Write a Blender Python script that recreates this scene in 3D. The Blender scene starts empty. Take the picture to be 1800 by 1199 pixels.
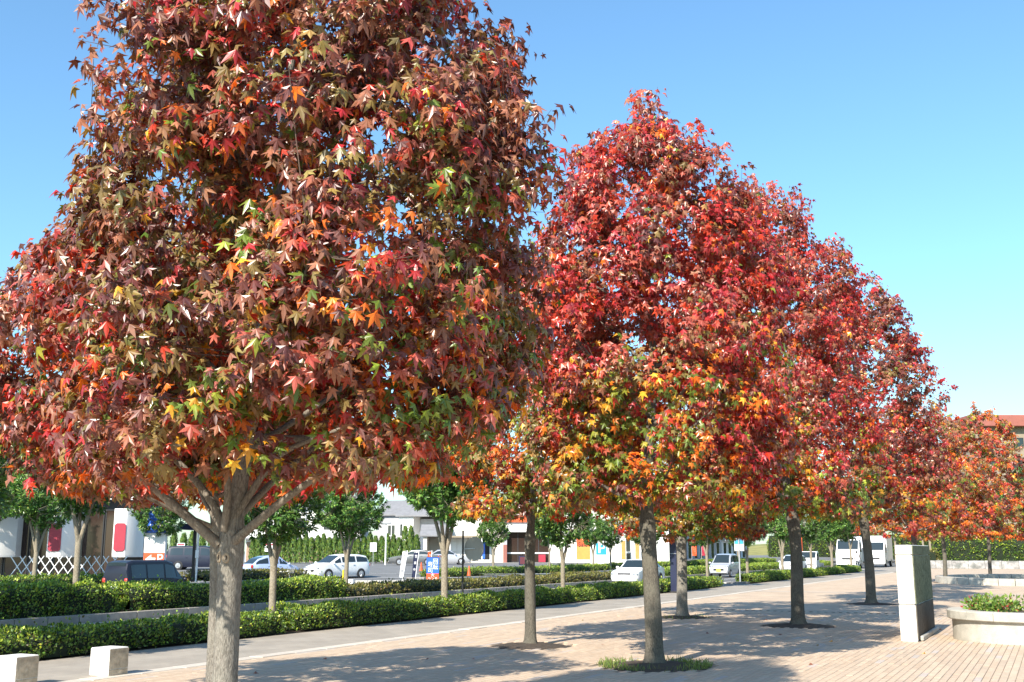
import bpy, math, random
import numpy as np
from mathutils import Matrix, Vector

SC = bpy.context.scene
COL = SC.collection
RNG = np.random.default_rng(11)
RR = random.Random(5)
CAMH = 1.75
HEAD = math.radians(26.335)                 # camera heading, left of the street direction (+Y)
PITCH = math.radians(10.976)
RT = np.array([math.cos(HEAD), math.sin(HEAD), 0.0])
FW = np.array([-math.sin(HEAD), math.cos(HEAD), 0.0])
F3 = FW * math.cos(PITCH) + np.array([0, 0, math.sin(PITCH)])
U3 = -FW * math.sin(PITCH) + np.array([0, 0, math.cos(PITCH)])

# ------------------------------------------------------------------ camera, sky, sun, exposure
cam = bpy.data.objects.new('camera', bpy.data.cameras.new('camera'))
COL.objects.link(cam)
cam.location = (0, 0, CAMH)
cam.rotation_euler = (math.pi / 2 + PITCH, 0, HEAD)
cam.data.sensor_width = 36.0
cam.data.lens = 38.0
cam.data.clip_start = 0.1
cam.data.clip_end = 6000
SC.camera = cam

SUN_EL = math.radians(37)
SUN_TO = Vector((-0.05, -0.998, 0)).normalized()      # horizontal direction towards the sun
wd = bpy.data.worlds.new('World')
SC.world = wd
wd.use_nodes = True
nt = wd.node_tree
sky = nt.nodes.new('ShaderNodeTexSky')
sky.sky_type = 'NISHITA'
sky.sun_disc = False
sky.sun_elevation = SUN_EL
sky.sun_rotation = math.atan2(SUN_TO.x, SUN_TO.y)
sky.air_density = 1.2
sky.dust_density = 0.7
sky.ozone_density = 5.0
wbal = nt.nodes.new('ShaderNodeMix')                     # even tint of the whole sky: the clear cyan of the photograph
wbal.data_type = 'RGBA'
wbal.blend_type = 'MULTIPLY'
wbal.inputs[0].default_value = 1.0
wbal.inputs[7].default_value = (0.87, 1.06, 1.06, 1)
nt.links.new(sky.outputs[0], wbal.inputs[6])
nt.links.new(wbal.outputs[2], nt.nodes['Background'].inputs[0])
nt.nodes['Background'].inputs[1].default_value = 0.122
sun = bpy.data.objects.new('sun', bpy.data.lights.new('sun', 'SUN'))
COL.objects.link(sun)
sun.data.energy = 5.0
sun.data.angle = math.radians(0.53)
sun.data.color = (1.0, 0.915, 0.79)
sdir = Vector((SUN_TO.x * math.cos(SUN_EL), SUN_TO.y * math.cos(SUN_EL), math.sin(SUN_EL)))
sun.rotation_euler = sdir.to_track_quat('Z', 'Y').to_euler()
SC.view_settings.view_transform = 'Standard'
SC.view_settings.look = 'None'
SC.view_settings.gamma = 1
SC.view_settings.use_curve_mapping = False
SC.view_settings.exposure = 1.0
try:
    SC.cycles.max_bounces = 5
    SC.cycles.diffuse_bounces = 3
    SC.cycles.glossy_bounces = 2
    SC.cycles.transmission_bounces = 3
    SC.cycles.transparent_max_bounces = 4
except Exception:
    pass


def W(r, d, z=0.0):
    """metres to the right of / ahead of the viewpoint -> world"""
    p = RT * r + FW * d
    return (float(p[0]), float(p[1]), z)


# ------------------------------------------------------------------ tagging
def tag(o, label=None, cat=None, group=None, kind=None):
    if label: o['label'] = label
    if cat: o['category'] = cat
    if group: o['group'] = group
    if kind: o['kind'] = kind
    return o


def empty(name, loc=(0, 0, 0), rz=0.0):
    o = bpy.data.objects.new(name, None)
    COL.objects.link(o)
    o.location = loc
    o.rotation_euler = (0, 0, rz)
    o.empty_display_size = 0.2
    return o


def link(name, me, parent=None, mat=None):
    o = bpy.data.objects.new(name, me)
    COL.objects.link(o)
    if parent is not None:
        o.parent = parent
    if mat is not None and not me.materials:
        me.materials.append(mat)
    return o


def copy_tree(o, parent=None):
    c = o.copy()
    COL.objects.link(c)
    c.parent = parent
    for ch in list(o.children):
        copy_tree(ch, c)
    return c


# ------------------------------------------------------------------ materials
def new_mat(name):
    m = bpy.data.materials.new(name)
    m.use_nodes = True
    return m, m.node_tree, m.node_tree.nodes['Principled BSDF']


def N(t, kind, **kw):
    n = t.nodes.new(kind)
    for k, v in kw.items():
        setattr(n, k, v)
    return n


def mat(name, col, rough=0.7, var=0.25, scale=3.0, bump=0.0, bscale=40.0, metal=0.0, spec=0.5, coat=0.0,
        stain=None, stretch=(1, 1, 1), fine=0.0):
    """procedural surface: base colour with large soft variation, fine grain and bump"""
    m, t, b = new_mat(name)
    tc = N(t, 'ShaderNodeTexCoord')
    mp = N(t, 'ShaderNodeMapping')
    mp.inputs['Scale'].default_value = stretch
    t.links.new(tc.outputs['Object'], mp.inputs[0])
    n1 = N(t, 'ShaderNodeTexNoise')
    n1.inputs['Scale'].default_value = scale
    n1.inputs['Detail'].default_value = 6
    n1.inputs['Roughness'].default_value = 0.65
    t.links.new(mp.outputs[0], n1.inputs['Vector'])
    rp = N(t, 'ShaderNodeValToRGB')
    c0 = [max(0, c * (1 - var)) for c in col]
    c1 = [min(1, c * (1 + var)) for c in col]
    rp.color_ramp.elements[0].color = (*c0, 1)
    rp.color_ramp.elements[1].color = (*c1, 1)
    rp.color_ramp.elements[0].position = 0.3
    rp.color_ramp.elements[1].position = 0.7
    t.links.new(n1.outputs['Fac'], rp.inputs[0])
    out = rp.outputs[0]
    if fine:
        n3 = N(t, 'ShaderNodeTexNoise')
        n3.inputs['Scale'].default_value = bscale
        n3.inputs['Detail'].default_value = 3
        t.links.new(mp.outputs[0], n3.inputs['Vector'])
        mr = N(t, 'ShaderNodeMapRange')
        mr.inputs['From Min'].default_value = 0.3
        mr.inputs['From Max'].default_value = 0.7
        mr.inputs['To Min'].default_value = 1 - fine
        mr.inputs['To Max'].default_value = 1 + fine
        t.links.new(n3.outputs['Fac'], mr.inputs[0])
        mx = N(t, 'ShaderNodeMix', data_type='RGBA', blend_type='MULTIPLY')
        mx.inputs[0].default_value = 1
        t.links.new(out, mx.inputs[6])
        t.links.new(mr.outputs[0], mx.inputs[7])
        out = mx.outputs[2]
    if stain:
        n2 = N(t, 'ShaderNodeTexNoise')
        n2.inputs['Scale'].default_value = scale * 0.6
        n2.inputs['Detail'].default_value = 8
        n2.inputs['Distortion'].default_value = 0.6
        t.links.new(mp.outputs[0], n2.inputs['Vector'])
        r2 = N(t, 'ShaderNodeValToRGB')
        r2.color_ramp.elements[0].position = 0.52
        r2.color_ramp.elements[1].position = 0.72
        t.links.new(n2.outputs['Fac'], r2.inputs[0])
        mx = N(t, 'ShaderNodeMix', data_type='RGBA')
        t.links.new(r2.outputs[0], mx.inputs[0])
        t.links.new(out, mx.inputs[6])
        mx.inputs[7].default_value = (*stain, 1)
        out = mx.outputs[2]
    t.links.new(out, b.inputs['Base Color'])
    b.inputs['Roughness'].default_value = rough
    b.inputs['Metallic'].default_value = metal
    b.inputs['Specular IOR Level'].default_value = spec
    if coat:
        b.inputs['Coat Weight'].default_value = coat
        b.inputs['Coat Roughness'].default_value = 0.06
    if bump:
        nb = N(t, 'ShaderNodeTexNoise')
        nb.inputs['Scale'].default_value = bscale
        nb.inputs['Detail'].default_value = 6
        t.links.new(mp.outputs[0], nb.inputs['Vector'])
        bp = N(t, 'ShaderNodeBump')
        bp.inputs['Strength'].default_value = bump
        bp.inputs['Distance'].default_value = 0.02
        t.links.new(nb.outputs['Fac'], bp.inputs['Height'])
        t.links.new(bp.outputs[0], b.inputs['Normal'])
    return m


def leaf_mat(name, rough=0.4, trans=0.3, tint=(1.5, 1.35, 0.8), spec=0.5):
    """per-leaf pigment from the mesh's colour attribute, thin translucent blade"""
    m, t, b = new_mat(name)
    at = N(t, 'ShaderNodeAttribute', attribute_name='Col')
    tc = N(t, 'ShaderNodeTexCoord')
    nz = N(t, 'ShaderNodeTexNoise')
    nz.inputs['Scale'].default_value = 22
    nz.inputs['Detail'].default_value = 3
    t.links.new(tc.outputs['Object'], nz.inputs['Vector'])
    mr = N(t, 'ShaderNodeMapRange')
    mr.inputs['From Min'].default_value = 0.3
    mr.inputs['From Max'].default_value = 0.7
    mr.inputs['To Min'].default_value = 0.72
    mr.inputs['To Max'].default_value = 1.28
    t.links.new(nz.outputs['Fac'], mr.inputs[0])
    mx = N(t, 'ShaderNodeMix', data_type='RGBA', blend_type='MULTIPLY')
    mx.inputs[0].default_value = 1
    t.links.new(at.outputs['Color'], mx.inputs[6])
    t.links.new(mr.outputs[0], mx.inputs[7])
    t.links.new(mx.outputs[2], b.inputs['Base Color'])
    b.inputs['Roughness'].default_value = rough
    b.inputs['Specular IOR Level'].default_value = spec
    tr = N(t, 'ShaderNodeBsdfTranslucent')
    m2 = N(t, 'ShaderNodeMix', data_type='RGBA', blend_type='MULTIPLY')
    m2.inputs[0].default_value = 1
    t.links.new(mx.outputs[2], m2.inputs[6])
    m2.inputs[7].default_value = (*tint, 1)
    t.links.new(m2.outputs[2], tr.inputs['Color'])
    ms = N(t, 'ShaderNodeMixShader')
    ms.inputs[0].default_value = trans
    t.links.new(b.outputs[0], ms.inputs[1])
    t.links.new(tr.outputs[0], ms.inputs[2])
    t.links.new(ms.outputs[0], t.nodes['Material Output'].inputs['Surface'])
    return m


def attr_mat(name, rough=0.85, var=0.18, scale=9, bump=0.15):
    """stone: per-piece colour attribute with grain"""
    m, t, b = new_mat(name)
    at = N(t, 'ShaderNodeAttribute', attribute_name='Col')
    tc = N(t, 'ShaderNodeTexCoord')
    nz = N(t, 'ShaderNodeTexNoise')
    nz.inputs['Scale'].default_value = scale
    nz.inputs['Detail'].default_value = 8
    nz.inputs['Roughness'].default_value = 0.7
    t.links.new(tc.outputs['Object'], nz.inputs['Vector'])
    mr = N(t, 'ShaderNodeMapRange')
    mr.inputs['From Min'].default_value = 0.3
    mr.inputs['From Max'].default_value = 0.7
    mr.inputs['To Min'].default_value = 1 - var
    mr.inputs['To Max'].default_value = 1 + var
    t.links.new(nz.outputs['Fac'], mr.inputs[0])
    mx = N(t, 'ShaderNodeMix', data_type='RGBA', blend_type='MULTIPLY')
    mx.inputs[0].default_value = 1
    t.links.new(at.outputs['Color'], mx.inputs[6])
    t.links.new(mr.outputs[0], mx.inputs[7])
    t.links.new(mx.outputs[2], b.inputs['Base Color'])
    b.inputs['Roughness'].default_value = rough
    bp = N(t, 'ShaderNodeBump')
    bp.inputs['Strength'].default_value = bump
    bp.inputs['Distance'].default_value = 0.01
    t.links.new(nz.outputs['Fac'], bp.inputs['Height'])
    t.links.new(bp.outputs[0], b.inputs['Normal'])
    return m


def bark_mat(name, lo, hi, lichen=None, furrow=1.0):
    m, t, b = new_mat(name)
    tc = N(t, 'ShaderNodeTexCoord')
    mp = N(t, 'ShaderNodeMapping')
    mp.inputs['Scale'].default_value = (62, 62, 20)
    t.links.new(tc.outputs['Object'], mp.inputs[0])
    nz = N(t, 'ShaderNodeTexNoise')
    nz.inputs['Scale'].default_value = 1.3
    nz.inputs['Detail'].default_value = 7
    nz.inputs['Distortion'].default_value = 0.8
    t.links.new(mp.outputs[0], nz.inputs['Vector'])
    rp = N(t, 'ShaderNodeValToRGB')
    rp.color_ramp.elements[0].position = 0.36
    rp.color_ramp.elements[1].position = 0.62
    rp.color_ramp.elements[0].color = (*lo, 1)
    rp.color_ramp.elements[1].color = (*hi, 1)
    t.links.new(nz.outputs['Fac'], rp.inputs[0])
    n2 = N(t, 'ShaderNodeTexNoise')
    n2.inputs['Scale'].default_value = 3.0
    n2.inputs['Detail'].default_value = 5
    t.links.new(tc.outputs['Object'], n2.inputs['Vector'])
    r2 = N(t, 'ShaderNodeValToRGB')
    r2.color_ramp.elements[0].position = 0.45
    r2.color_ramp.elements[1].position = 0.68
    t.links.new(n2.outputs['Fac'], r2.inputs[0])
    mx = N(t, 'ShaderNodeMix', data_type='RGBA')
    t.links.new(r2.outputs[0], mx.inputs[0])
    t.links.new(rp.outputs[0], mx.inputs[6])
    li = lichen or [c * 1.15 for c in hi]
    mx.inputs[7].default_value = (*li, 1)
    m3 = N(t, 'ShaderNodeMix', data_type='RGBA')
    m3.inputs[0].default_value = 0.45
    t.links.new(mx.outputs[2], m3.inputs[7])
    t.links.new(rp.outputs[0], m3.inputs[6])
    t.links.new(m3.outputs[2], b.inputs['Base Color'])
    b.inputs['Roughness'].default_value = 0.9
    b.inputs['Specular IOR Level'].default_value = 0.2
    bp = N(t, 'ShaderNodeBump')
    bp.inputs['Strength'].default_value = furrow
    bp.inputs['Distance'].default_value = 0.012
    t.links.new(nz.outputs['Fac'], bp.inputs['Height'])
    t.links.new(bp.outputs[0], b.inputs['Normal'])
    return m


def brick_mat(name, c1, c2, mortar, bw, bh, gap, rough=0.85, axes='XY', off=0.5):
    """far paving / tile walls where the pieces are too small to pick apart"""
    m, t, b = new_mat(name)
    tc = N(t, 'ShaderNodeTexCoord')
    mp = N(t, 'ShaderNodeMapping')
    if axes == 'YX':
        mp.inputs['Rotation'].default_value = (0, 0, math.pi / 2)
    if axes == 'XZ':
        mp.inputs['Rotation'].default_value = (math.pi / 2, 0, 0)
    t.links.new(tc.outputs['Object'], mp.inputs[0])
    br = N(t, 'ShaderNodeTexBrick')
    br.offset = off
    br.inputs['Scale'].default_value = 1
    br.inputs['Color1'].default_value = (*c1, 1)
    br.inputs['Color2'].default_value = (*c2, 1)
    br.inputs['Mortar'].default_value = (*mortar, 1)
    br.inputs['Mortar Size'].default_value = gap
    br.inputs['Brick Width'].default_value = bw
    br.inputs['Row Height'].default_value = bh
    t.links.new(mp.outputs[0], br.inputs[0])
    nz = N(t, 'ShaderNodeTexNoise')
    nz.inputs['Scale'].default_value = 1.2
    nz.inputs['Detail'].default_value = 8
    t.links.new(tc.outputs['Object'], nz.inputs['Vector'])
    mr = N(t, 'ShaderNodeMapRange')
    mr.inputs['From Min'].default_value = 0.3
    mr.inputs['From Max'].default_value = 0.7
    mr.inputs['To Min'].default_value = 0.85
    mr.inputs['To Max'].default_value = 1.15
    t.links.new(nz.outputs['Fac'], mr.inputs[0])
    mx = N(t, 'ShaderNodeMix', data_type='RGBA', blend_type='MULTIPLY')
    mx.inputs[0].default_value = 1
    t.links.new(br.outputs[0], mx.inputs[6])
    t.links.new(mr.outputs[0], mx.inputs[7])
    t.links.new(mx.outputs[2], b.inputs['Base Color'])
    b.inputs['Roughness'].default_value = rough
    return m


def glass_mat(name, col=(0.02, 0.03, 0.035), rough=0.06, spec=0.7):
    m, t, b = new_mat(name)
    b.inputs['Base Color'].default_value = (*col, 1)
    b.inputs['Roughness'].default_value = rough
    b.inputs['Specular IOR Level'].default_value = spec
    tc = N(t, 'ShaderNodeTexCoord')
    nz = N(t, 'ShaderNodeTexNoise')
    nz.inputs['Scale'].default_value = 1.5
    t.links.new(tc.outputs['Object'], nz.inputs['Vector'])
    bp = N(t, 'ShaderNodeBump')
    bp.inputs['Strength'].default_value = 0.03
    t.links.new(nz.outputs['Fac'], bp.inputs['Height'])
    t.links.new(bp.outputs[0], b.inputs['Normal'])
    return m


M = dict(
    leaf=leaf_mat('sweetgum_leaf', 0.34, 0.28, (1.8, 1.4, 0.6), spec=0.56),
    evergreen=leaf_mat('evergreen_leaf', 0.32, 0.22, (1.3, 1.5, 0.6)),
    hedge=leaf_mat('hedge_leaf', 0.45, 0.22, (1.3, 1.4, 0.6)),
    grass=leaf_mat('grass_blade', 0.5, 0.3, (1.3, 1.4, 0.6)),
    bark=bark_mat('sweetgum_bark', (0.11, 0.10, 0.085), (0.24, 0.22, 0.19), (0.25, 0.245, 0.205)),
    shadebark=bark_mat('shaded_sweetgum_bark', (0.065, 0.058, 0.047), (0.145, 0.13, 0.105), (0.16, 0.155, 0.12)),  # same bark with the shade of the crowns put into the colour
    branch=bark_mat('sweetgum_branch', (0.10, 0.085, 0.07), (0.21, 0.185, 0.15), None, 0.5),
    twig=mat('twig_bark', (0.085, 0.055, 0.04), 0.85, 0.2, 8),
    scar=mat('scar_wood', (0.30, 0.24, 0.17), 0.9, 0.2, 30),
    palebark=bark_mat('street_tree_bark', (0.14, 0.115, 0.085), (0.33, 0.285, 0.21), (0.26, 0.24, 0.19), 0.5),
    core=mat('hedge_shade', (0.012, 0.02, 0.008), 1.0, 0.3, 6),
    soil=mat('soil', (0.055, 0.04, 0.028), 1.0, 0.4, 12, 0.6, 60, fine=0.3),
    bed=mat('paver_joint', (0.27, 0.215, 0.16), 1.0, 0.3, 8),
    paver=attr_mat('paver_stone', 0.85, 0.16, 7),
    plaza=brick_mat('plaza_paving', (0.475, 0.365, 0.262), (0.455, 0.35, 0.25), (0.33, 0.255, 0.185), 0.56, 0.105, 0.004, axes='YX'),
    path=brick_mat('footpath_paving', (0.32, 0.28, 0.23), (0.295, 0.26, 0.215), (0.21, 0.185, 0.15), 0.30, 0.15, 0.005, axes='YX'),
    edge=attr_mat('pale_stone', 0.8, 0.14, 9),
    kerb=attr_mat('concrete', 0.9, 0.2, 6, 0.25),
    asphalt=mat('asphalt', (0.13, 0.128, 0.125), 0.9, 0.14, 1.2, 0.3, 220, stain=(0.10, 0.098, 0.095), fine=0.15),
    lot=mat('parking_asphalt', (0.15, 0.15, 0.15), 0.9, 0.12, 0.8, 0.3, 200, stain=(0.125, 0.124, 0.12), fine=0.15),
    line=mat('road_paint', (0.72, 0.72, 0.70), 0.7, 0.12, 3, fine=0.15, bscale=80),
    ground=mat('field_ground', (0.09, 0.10, 0.05), 1.0, 0.3, 0.08),
    hill=mat('grassy_slope', (0.24, 0.22, 0.06), 1.0, 0.35, 0.25, 0.6, 4, stain=(0.09, 0.12, 0.03)),
    white=mat('white_wall', (0.80, 0.79, 0.76), 0.7, 0.04, 0.6),
    panel=attr_mat('white_panel', 0.6, 0.04, 2, 0.03),
    cream=mat('cream_wall', (0.62, 0.56, 0.47), 0.8, 0.08, 1.0),
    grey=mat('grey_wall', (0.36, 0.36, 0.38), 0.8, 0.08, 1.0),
    roof=mat('roof_slate', (0.20, 0.20, 0.21), 0.7, 0.15, 2.0),
    brown=mat('red_brown_eave', (0.30, 0.10, 0.075), 0.7, 0.1, 1.5),
    tan=mat('tan_wall', (0.27, 0.22, 0.16), 0.85, 0.1, 1.5),
    glass=glass_mat('glass'),
    shopglass=glass_mat('shop_glass', (0.035, 0.022, 0.018), 0.08, 0.5),
    dark=mat('dark_trim', (0.025, 0.025, 0.028), 0.6, 0.15, 6),
    tyre=mat('tyre_rubber', (0.02, 0.02, 0.02), 0.85, 0.2, 12),
    rim=mat('alloy_rim', (0.55, 0.55, 0.57), 0.3, 0.05, 8, metal=0.8),
    chrome=mat('light_lens', (0.30, 0.32, 0.34), 0.12, 0.3, 14, metal=0.5),
    red=mat('red_lens', (0.55, 0.03, 0.02), 0.25, 0.1, 10),
    redpaint=mat('red_panel', (0.33, 0.022, 0.045), 0.5, 0.06, 3),
    orange=mat('orange_panel', (0.58, 0.085, 0.02), 0.5, 0.06, 3),
    blue=mat('blue_panel', (0.03, 0.13, 0.62), 0.4, 0.06, 3),
    navy=mat('navy_paint', (0.015, 0.02, 0.055), 0.4, 0.1, 3),
    teal=mat('cyan_panel', (0.03, 0.30, 0.45), 0.4, 0.05, 3),
    letter=mat('white_lettering', (0.82, 0.82, 0.82), 0.5, 0.03, 3),
    yellow=mat('yellow_paint', (0.70, 0.55, 0.02), 0.5, 0.08, 4),
    plate=mat('number_plate', (0.66, 0.68, 0.10), 0.5, 0.05, 9),
    wplate=mat('white_number_plate', (0.75, 0.76, 0.75), 0.5, 0.05, 9),
    steel=mat('galvanised_steel', (0.42, 0.43, 0.44), 0.45, 0.12, 8, metal=0.5),
    blackpaint=mat('black_paint', (0.015, 0.015, 0.017), 0.45, 0.15, 8),
    granite_white=mat('white_granite', (0.70, 0.68, 0.64), 0.65, 0.08, 2.5, 0.05, 90, fine=0.12),
    granite_dark=mat('polished_granite', (0.15, 0.16, 0.11), 0.6, 0.5, 14, 0.0, 160, spec=0.0, fine=0.4),  # dark stone; the green of reflected trees is put into its colour, no gloss
    granite_mid=mat('sawn_granite', (0.13, 0.115, 0.095), 0.8, 0.2, 8, 0.05, 150, fine=0.25, spec=0.0),
    stone_rough=mat('split_stone', (0.44, 0.38, 0.29), 0.9, 0.28, 9, 1.0, 14, stretch=(1, 1, 1), fine=0.2),
    planter=mat('planter_stone', (0.42, 0.40, 0.35), 0.85, 0.14, 5, 0.3, 60, stain=(0.33, 0.32, 0.28), fine=0.12),
    skin=mat('skin', (0.50, 0.32, 0.24), 0.6, 0.06, 8),
    shirt=mat('white_shirt', (0.78, 0.78, 0.77), 0.8, 0.05, 8),
    trousers=mat('grey_trousers', (0.30, 0.31, 0.33), 0.85, 0.1, 8),
    hair=mat('black_hair', (0.012, 0.010, 0.009), 0.5, 0.2, 20),
    mottled=mat('mottled_stone_wall', (0.30, 0.29, 0.28), 0.9, 0.5, 2.2, 0.6, 12, stain=(0.10, 0.11, 0.10)),
    conifer=leaf_mat('conifer_leaf', 0.6, 0.15, (1.2, 1.4, 0.6)),
    tent=mat('pale_canvas', (0.55, 0.56, 0.60), 0.7, 0.06, 1.0),
)


def paint(name, col):
    return mat(name, col, 0.28, 0.03, 2, coat=0.6)


# ------------------------------------------------------------------ mesh builders
def to_mesh(name, v, faces_tri, col=None, material=None, smooth=False):
    v = np.asarray(v, dtype=np.float32)
    f = np.asarray(faces_tri, dtype=np.int32)
    k = f.shape[1]
    me = bpy.data.meshes.new(name)
    me.vertices.add(len(v))
    me.vertices.foreach_set('co', v.ravel())
    me.loops.add(f.size)
    me.loops.foreach_set('vertex_index', f.ravel())
    me.polygons.add(len(f))
    me.polygons.foreach_set('loop_start', np.arange(0, f.size, k, dtype=np.int32))
    me.polygons.foreach_set('use_smooth', np.full(len(f), bool(smooth)))
    me.update(calc_edges=True)
    if col is not None:
        a = me.color_attributes.new('Col', 'FLOAT_COLOR', 'POINT')
        c4 = np.ones((len(v), 4), dtype=np.float32)
        c4[:, :3] = col
        a.data.foreach_set('color', c4.ravel())
    if material:
        me.materials.append(material)
    return me


class MB:
    """collects boxes, tubes, prisms and lofts into one mesh"""
    def __init__(s):
        s.v = []
        s.f = []

    def add(s, vs, fs):
        b = len(s.v)
        s.v += [tuple(map(float, p)) for p in vs]
        s.f += [tuple(i + b for i in q) for q in fs]
        return s

    def box(s, x0, x1, y0, y1, z0, z1, bev=0.0):
        if bev <= 0:
            vs = [(x, y, z) for z in (z0, z1) for y in (y0, y1) for x in (x0, x1)]
            fs = [(0, 2, 3, 1), (4, 5, 7, 6), (0, 1, 5, 4), (2, 6, 7, 3), (0, 4, 6, 2), (1, 3, 7, 5)]
            return s.add(vs, fs)
        b = min(bev, (x1 - x0) / 2.1, (y1 - y0) / 2.1, (z1 - z0) / 2.1)
        ring = lambda i, z: [(x0 + i, y0 + i + b * 0, z)]
        def oct_(e, z):
            return [(x0 + e + b, y0 + e, z), (x1 - e - b, y0 + e, z), (x1 - e, y0 + e + b, z), (x1 - e, y1 - e - b, z),
                    (x1 - e - b, y1 - e, z), (x0 + e + b, y1 - e, z), (x0 + e, y1 - e - b, z), (x0 + e, y0 + e + b, z)]
        L = [oct_(b * 0.7, z0), oct_(0, z0 + b), oct_(0, z1 - b), oct_(b * 0.7, z1)]
        return s.loft(L, True)

    def loft(s, rings, cap=True):
        n = len(rings[0])
        vs = [p for r in rings for p in r]
        fs = []
        for i in range(len(rings) - 1):
            for j in range(n):
                a, b2 = i * n + j, i * n + (j + 1) % n
                fs.append((a, b2, b2 + n, a + n))
        if cap:
            fs.append(tuple(range(n - 1, -1, -1)))
            m = (len(rings) - 1) * n
            fs.append(tuple(range(m, m + n)))
        return s.add(vs, fs)

    def tube(s, pts, rad, n=8, cap=True):
        pts = [Vector(p) for p in pts]
        if not hasattr(rad, '__len__'):
            rad = [rad] * len(pts)
        rings = []
        ref = None
        for i, p in enumerate(pts):
            a = pts[max(0, i - 1)]
            b = pts[min(len(pts) - 1, i + 1)]
            d = (b - a).normalized()
            if ref is None:
                ref = Vector((1, 0, 0)) if abs(d.x) < 0.8 else Vector((0, 1, 0))
            u = (ref - d * ref.dot(d)).normalized()
            ref = u
            w = d.cross(u)
            rings.append([tuple(p + (u * math.cos(t) + w * math.sin(t)) * rad[i]) for t in [2 * math.pi * k / n for k in range(n)]])
        return s.loft(rings, cap)

    def cyl(s, c, r, z0, z1, n=20, r1=None):
        r1 = r if r1 is None else r1
        q = lambda rr, z: [(c[0] + rr * math.cos(2 * math.pi * k / n), c[1] + rr * math.sin(2 * math.pi * k / n), z) for k in range(n)]
        return s.loft([q(r, z0), q(r1, z1)])

    def disc(s, c, axis, r, th, n=24, r1=None):
        c = Vector(c)
        ax = Vector(axis).normalized()
        u = ax.orthogonal().normalized()
        w = ax.cross(u)
        r1 = r if r1 is None else r1
        q = lambda rr, o: [tuple(c + ax * o + (u * math.cos(2 * math.pi * k / n) + w * math.sin(2 * math.pi * k / n)) * rr) for k in range(n)]
        return s.loft([q(r, -th / 2), q(r1, th / 2)])

    def torus(s, c, axis, R, r, n=20, m=6):
        c = Vector(c)
        ax = Vector(axis).normalized()
        u = ax.orthogonal().normalized()
        w = ax.cross(u)
        vs, fs = [], []
        for i in range(n):
            d = u * math.cos(2 * math.pi * i / n) + w * math.sin(2 * math.pi * i / n)
            for j in range(m):
                t = 2 * math.pi * j / m
                vs.append(tuple(c + d * (R + r * math.cos(t)) + ax * r * math.sin(t)))
        for i in range(n):
            for j in range(m):
                fs.append((i * m + j, ((i + 1) % n) * m + j, ((i + 1) % n) * m + (j + 1) % m, i * m + (j + 1) % m))
        return s.add(vs, fs)

    def grid(s, P):
        """P[i][j] points -> quad sheet"""
        n, m = len(P), len(P[0])
        return s.add([p for r in P for p in r], [(i * m + j, i * m + j + 1, (i + 1) * m + j + 1, (i + 1) * m + j) for i in range(n - 1) for j in range(m - 1)])

    def mesh(s, name, material, smooth=None):
        me = bpy.data.meshes.new(name)
        me.from_pydata(s.v, [], s.f)
        me.validate()
        if smooth is not None:
            me.polygons.foreach_set('use_smooth', [True] * len(me.polygons))
            me.set_sharp_from_angle(angle=math.radians(smooth))
        me.materials.append(material)
        return me

    def build(s, name, material, parent=None, smooth=None, loc=None):
        o = link(name, s.mesh(name, material, smooth), parent)
        if loc is not None:
            o.location = loc
        return o


def colour(me, c):
    a = me.color_attributes.new('Col', 'FLOAT_COLOR', 'POINT')
    a.data.foreach_set('color', np.tile(np.array([*c, 1.0], dtype=np.float32), len(me.vertices)))
    return me


def sheet(name, x0, x1, y0, y1, z, material, nx=1, ny=1):
    P = [[(x0 + (x1 - x0) * i / nx, y0 + (y1 - y0) * j / ny, z) for i in range(nx + 1)] for j in range(ny + 1)]
    return tag(MB().grid(P).build(name, material), kind='structure')


def text_mesh(txt, size, depth=0.004):
    cu = bpy.data.curves.new('lettering', 'FONT')
    cu.body = txt
    cu.size = size
    cu.extrude = depth
    cu.align_x = 'CENTER'
    cu.align_y = 'CENTER'
    tmp = bpy.data.objects.new('lettering', cu)
    COL.objects.link(tmp)
    dg = bpy.context.evaluated_depsgraph_get()
    me = bpy.data.meshes.new_from_object(tmp.evaluated_get(dg))
    bpy.data.objects.remove(tmp)
    return me


def lettering(txt, size, parent, loc, material, rz=0.0, sx=1.0):
    me = text_mesh(txt, size)
    me.materials.clear()
    me.materials.append(material)
    o = link('lettering', me, parent)
    o.location = loc
    o.rotation_euler = (math.pi / 2, 0, rz)      # reads from local -y
    o.scale = (sx, 1, 1)
    return o


# ------------------------------------------------------------------ foliage tools
def star_leaf(droop, fold, fine=True):
    """five-lobed star leaf, unit lobe length, blade in XY, face up +Z, tip +Y"""
    lob = [(-122, 0.70), (-60, 0.95), (0, 1.08), (60, 0.95), (122, 0.70)]
    out = []

    def pt(a, r, dz=0.0):
        t = math.radians(a)
        return (r * math.sin(t), r * math.cos(t), -droop * r * r - dz)
    out.append(pt(180, 0.10))
    for i, (a, L) in enumerate(lob):
        if fine:
            out.append(pt(a - 20, 0.53 * L, fold))
            out.append(pt(a, L, 0.0))
            out.append(pt(a + 20, 0.53 * L, fold))
        else:
            out.append(pt(a, L, 0.0))
        if i < 4:
            b = (a + lob[i + 1][0]) / 2
            out.append(pt(b, 0.36 if fine else 0.44, fold * 1.2))
    v = [(0, 0, 0.02)] + out
    n = len(out)
    f = [(0, 1 + i, 1 + (i + 1) % n) for i in range(n)]
    # orient faces upwards (outline runs clockwise seen from +Z)
    f = [(a, c, b) for a, b, c in f]
    return np.array(v), np.array(f)


def blade(fold=0.12, w=0.42):
    v = np.array([(0, 0, 0), (-w / 2, 0.45, -fold), (0, 1, -0.12), (w / 2, 0.45, -fold)])
    return v, np.array([(0, 2, 1), (0, 3, 2)])


def norm(a):
    return a / np.maximum(np.linalg.norm(a, axis=-1, keepdims=True), 1e-9)


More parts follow.
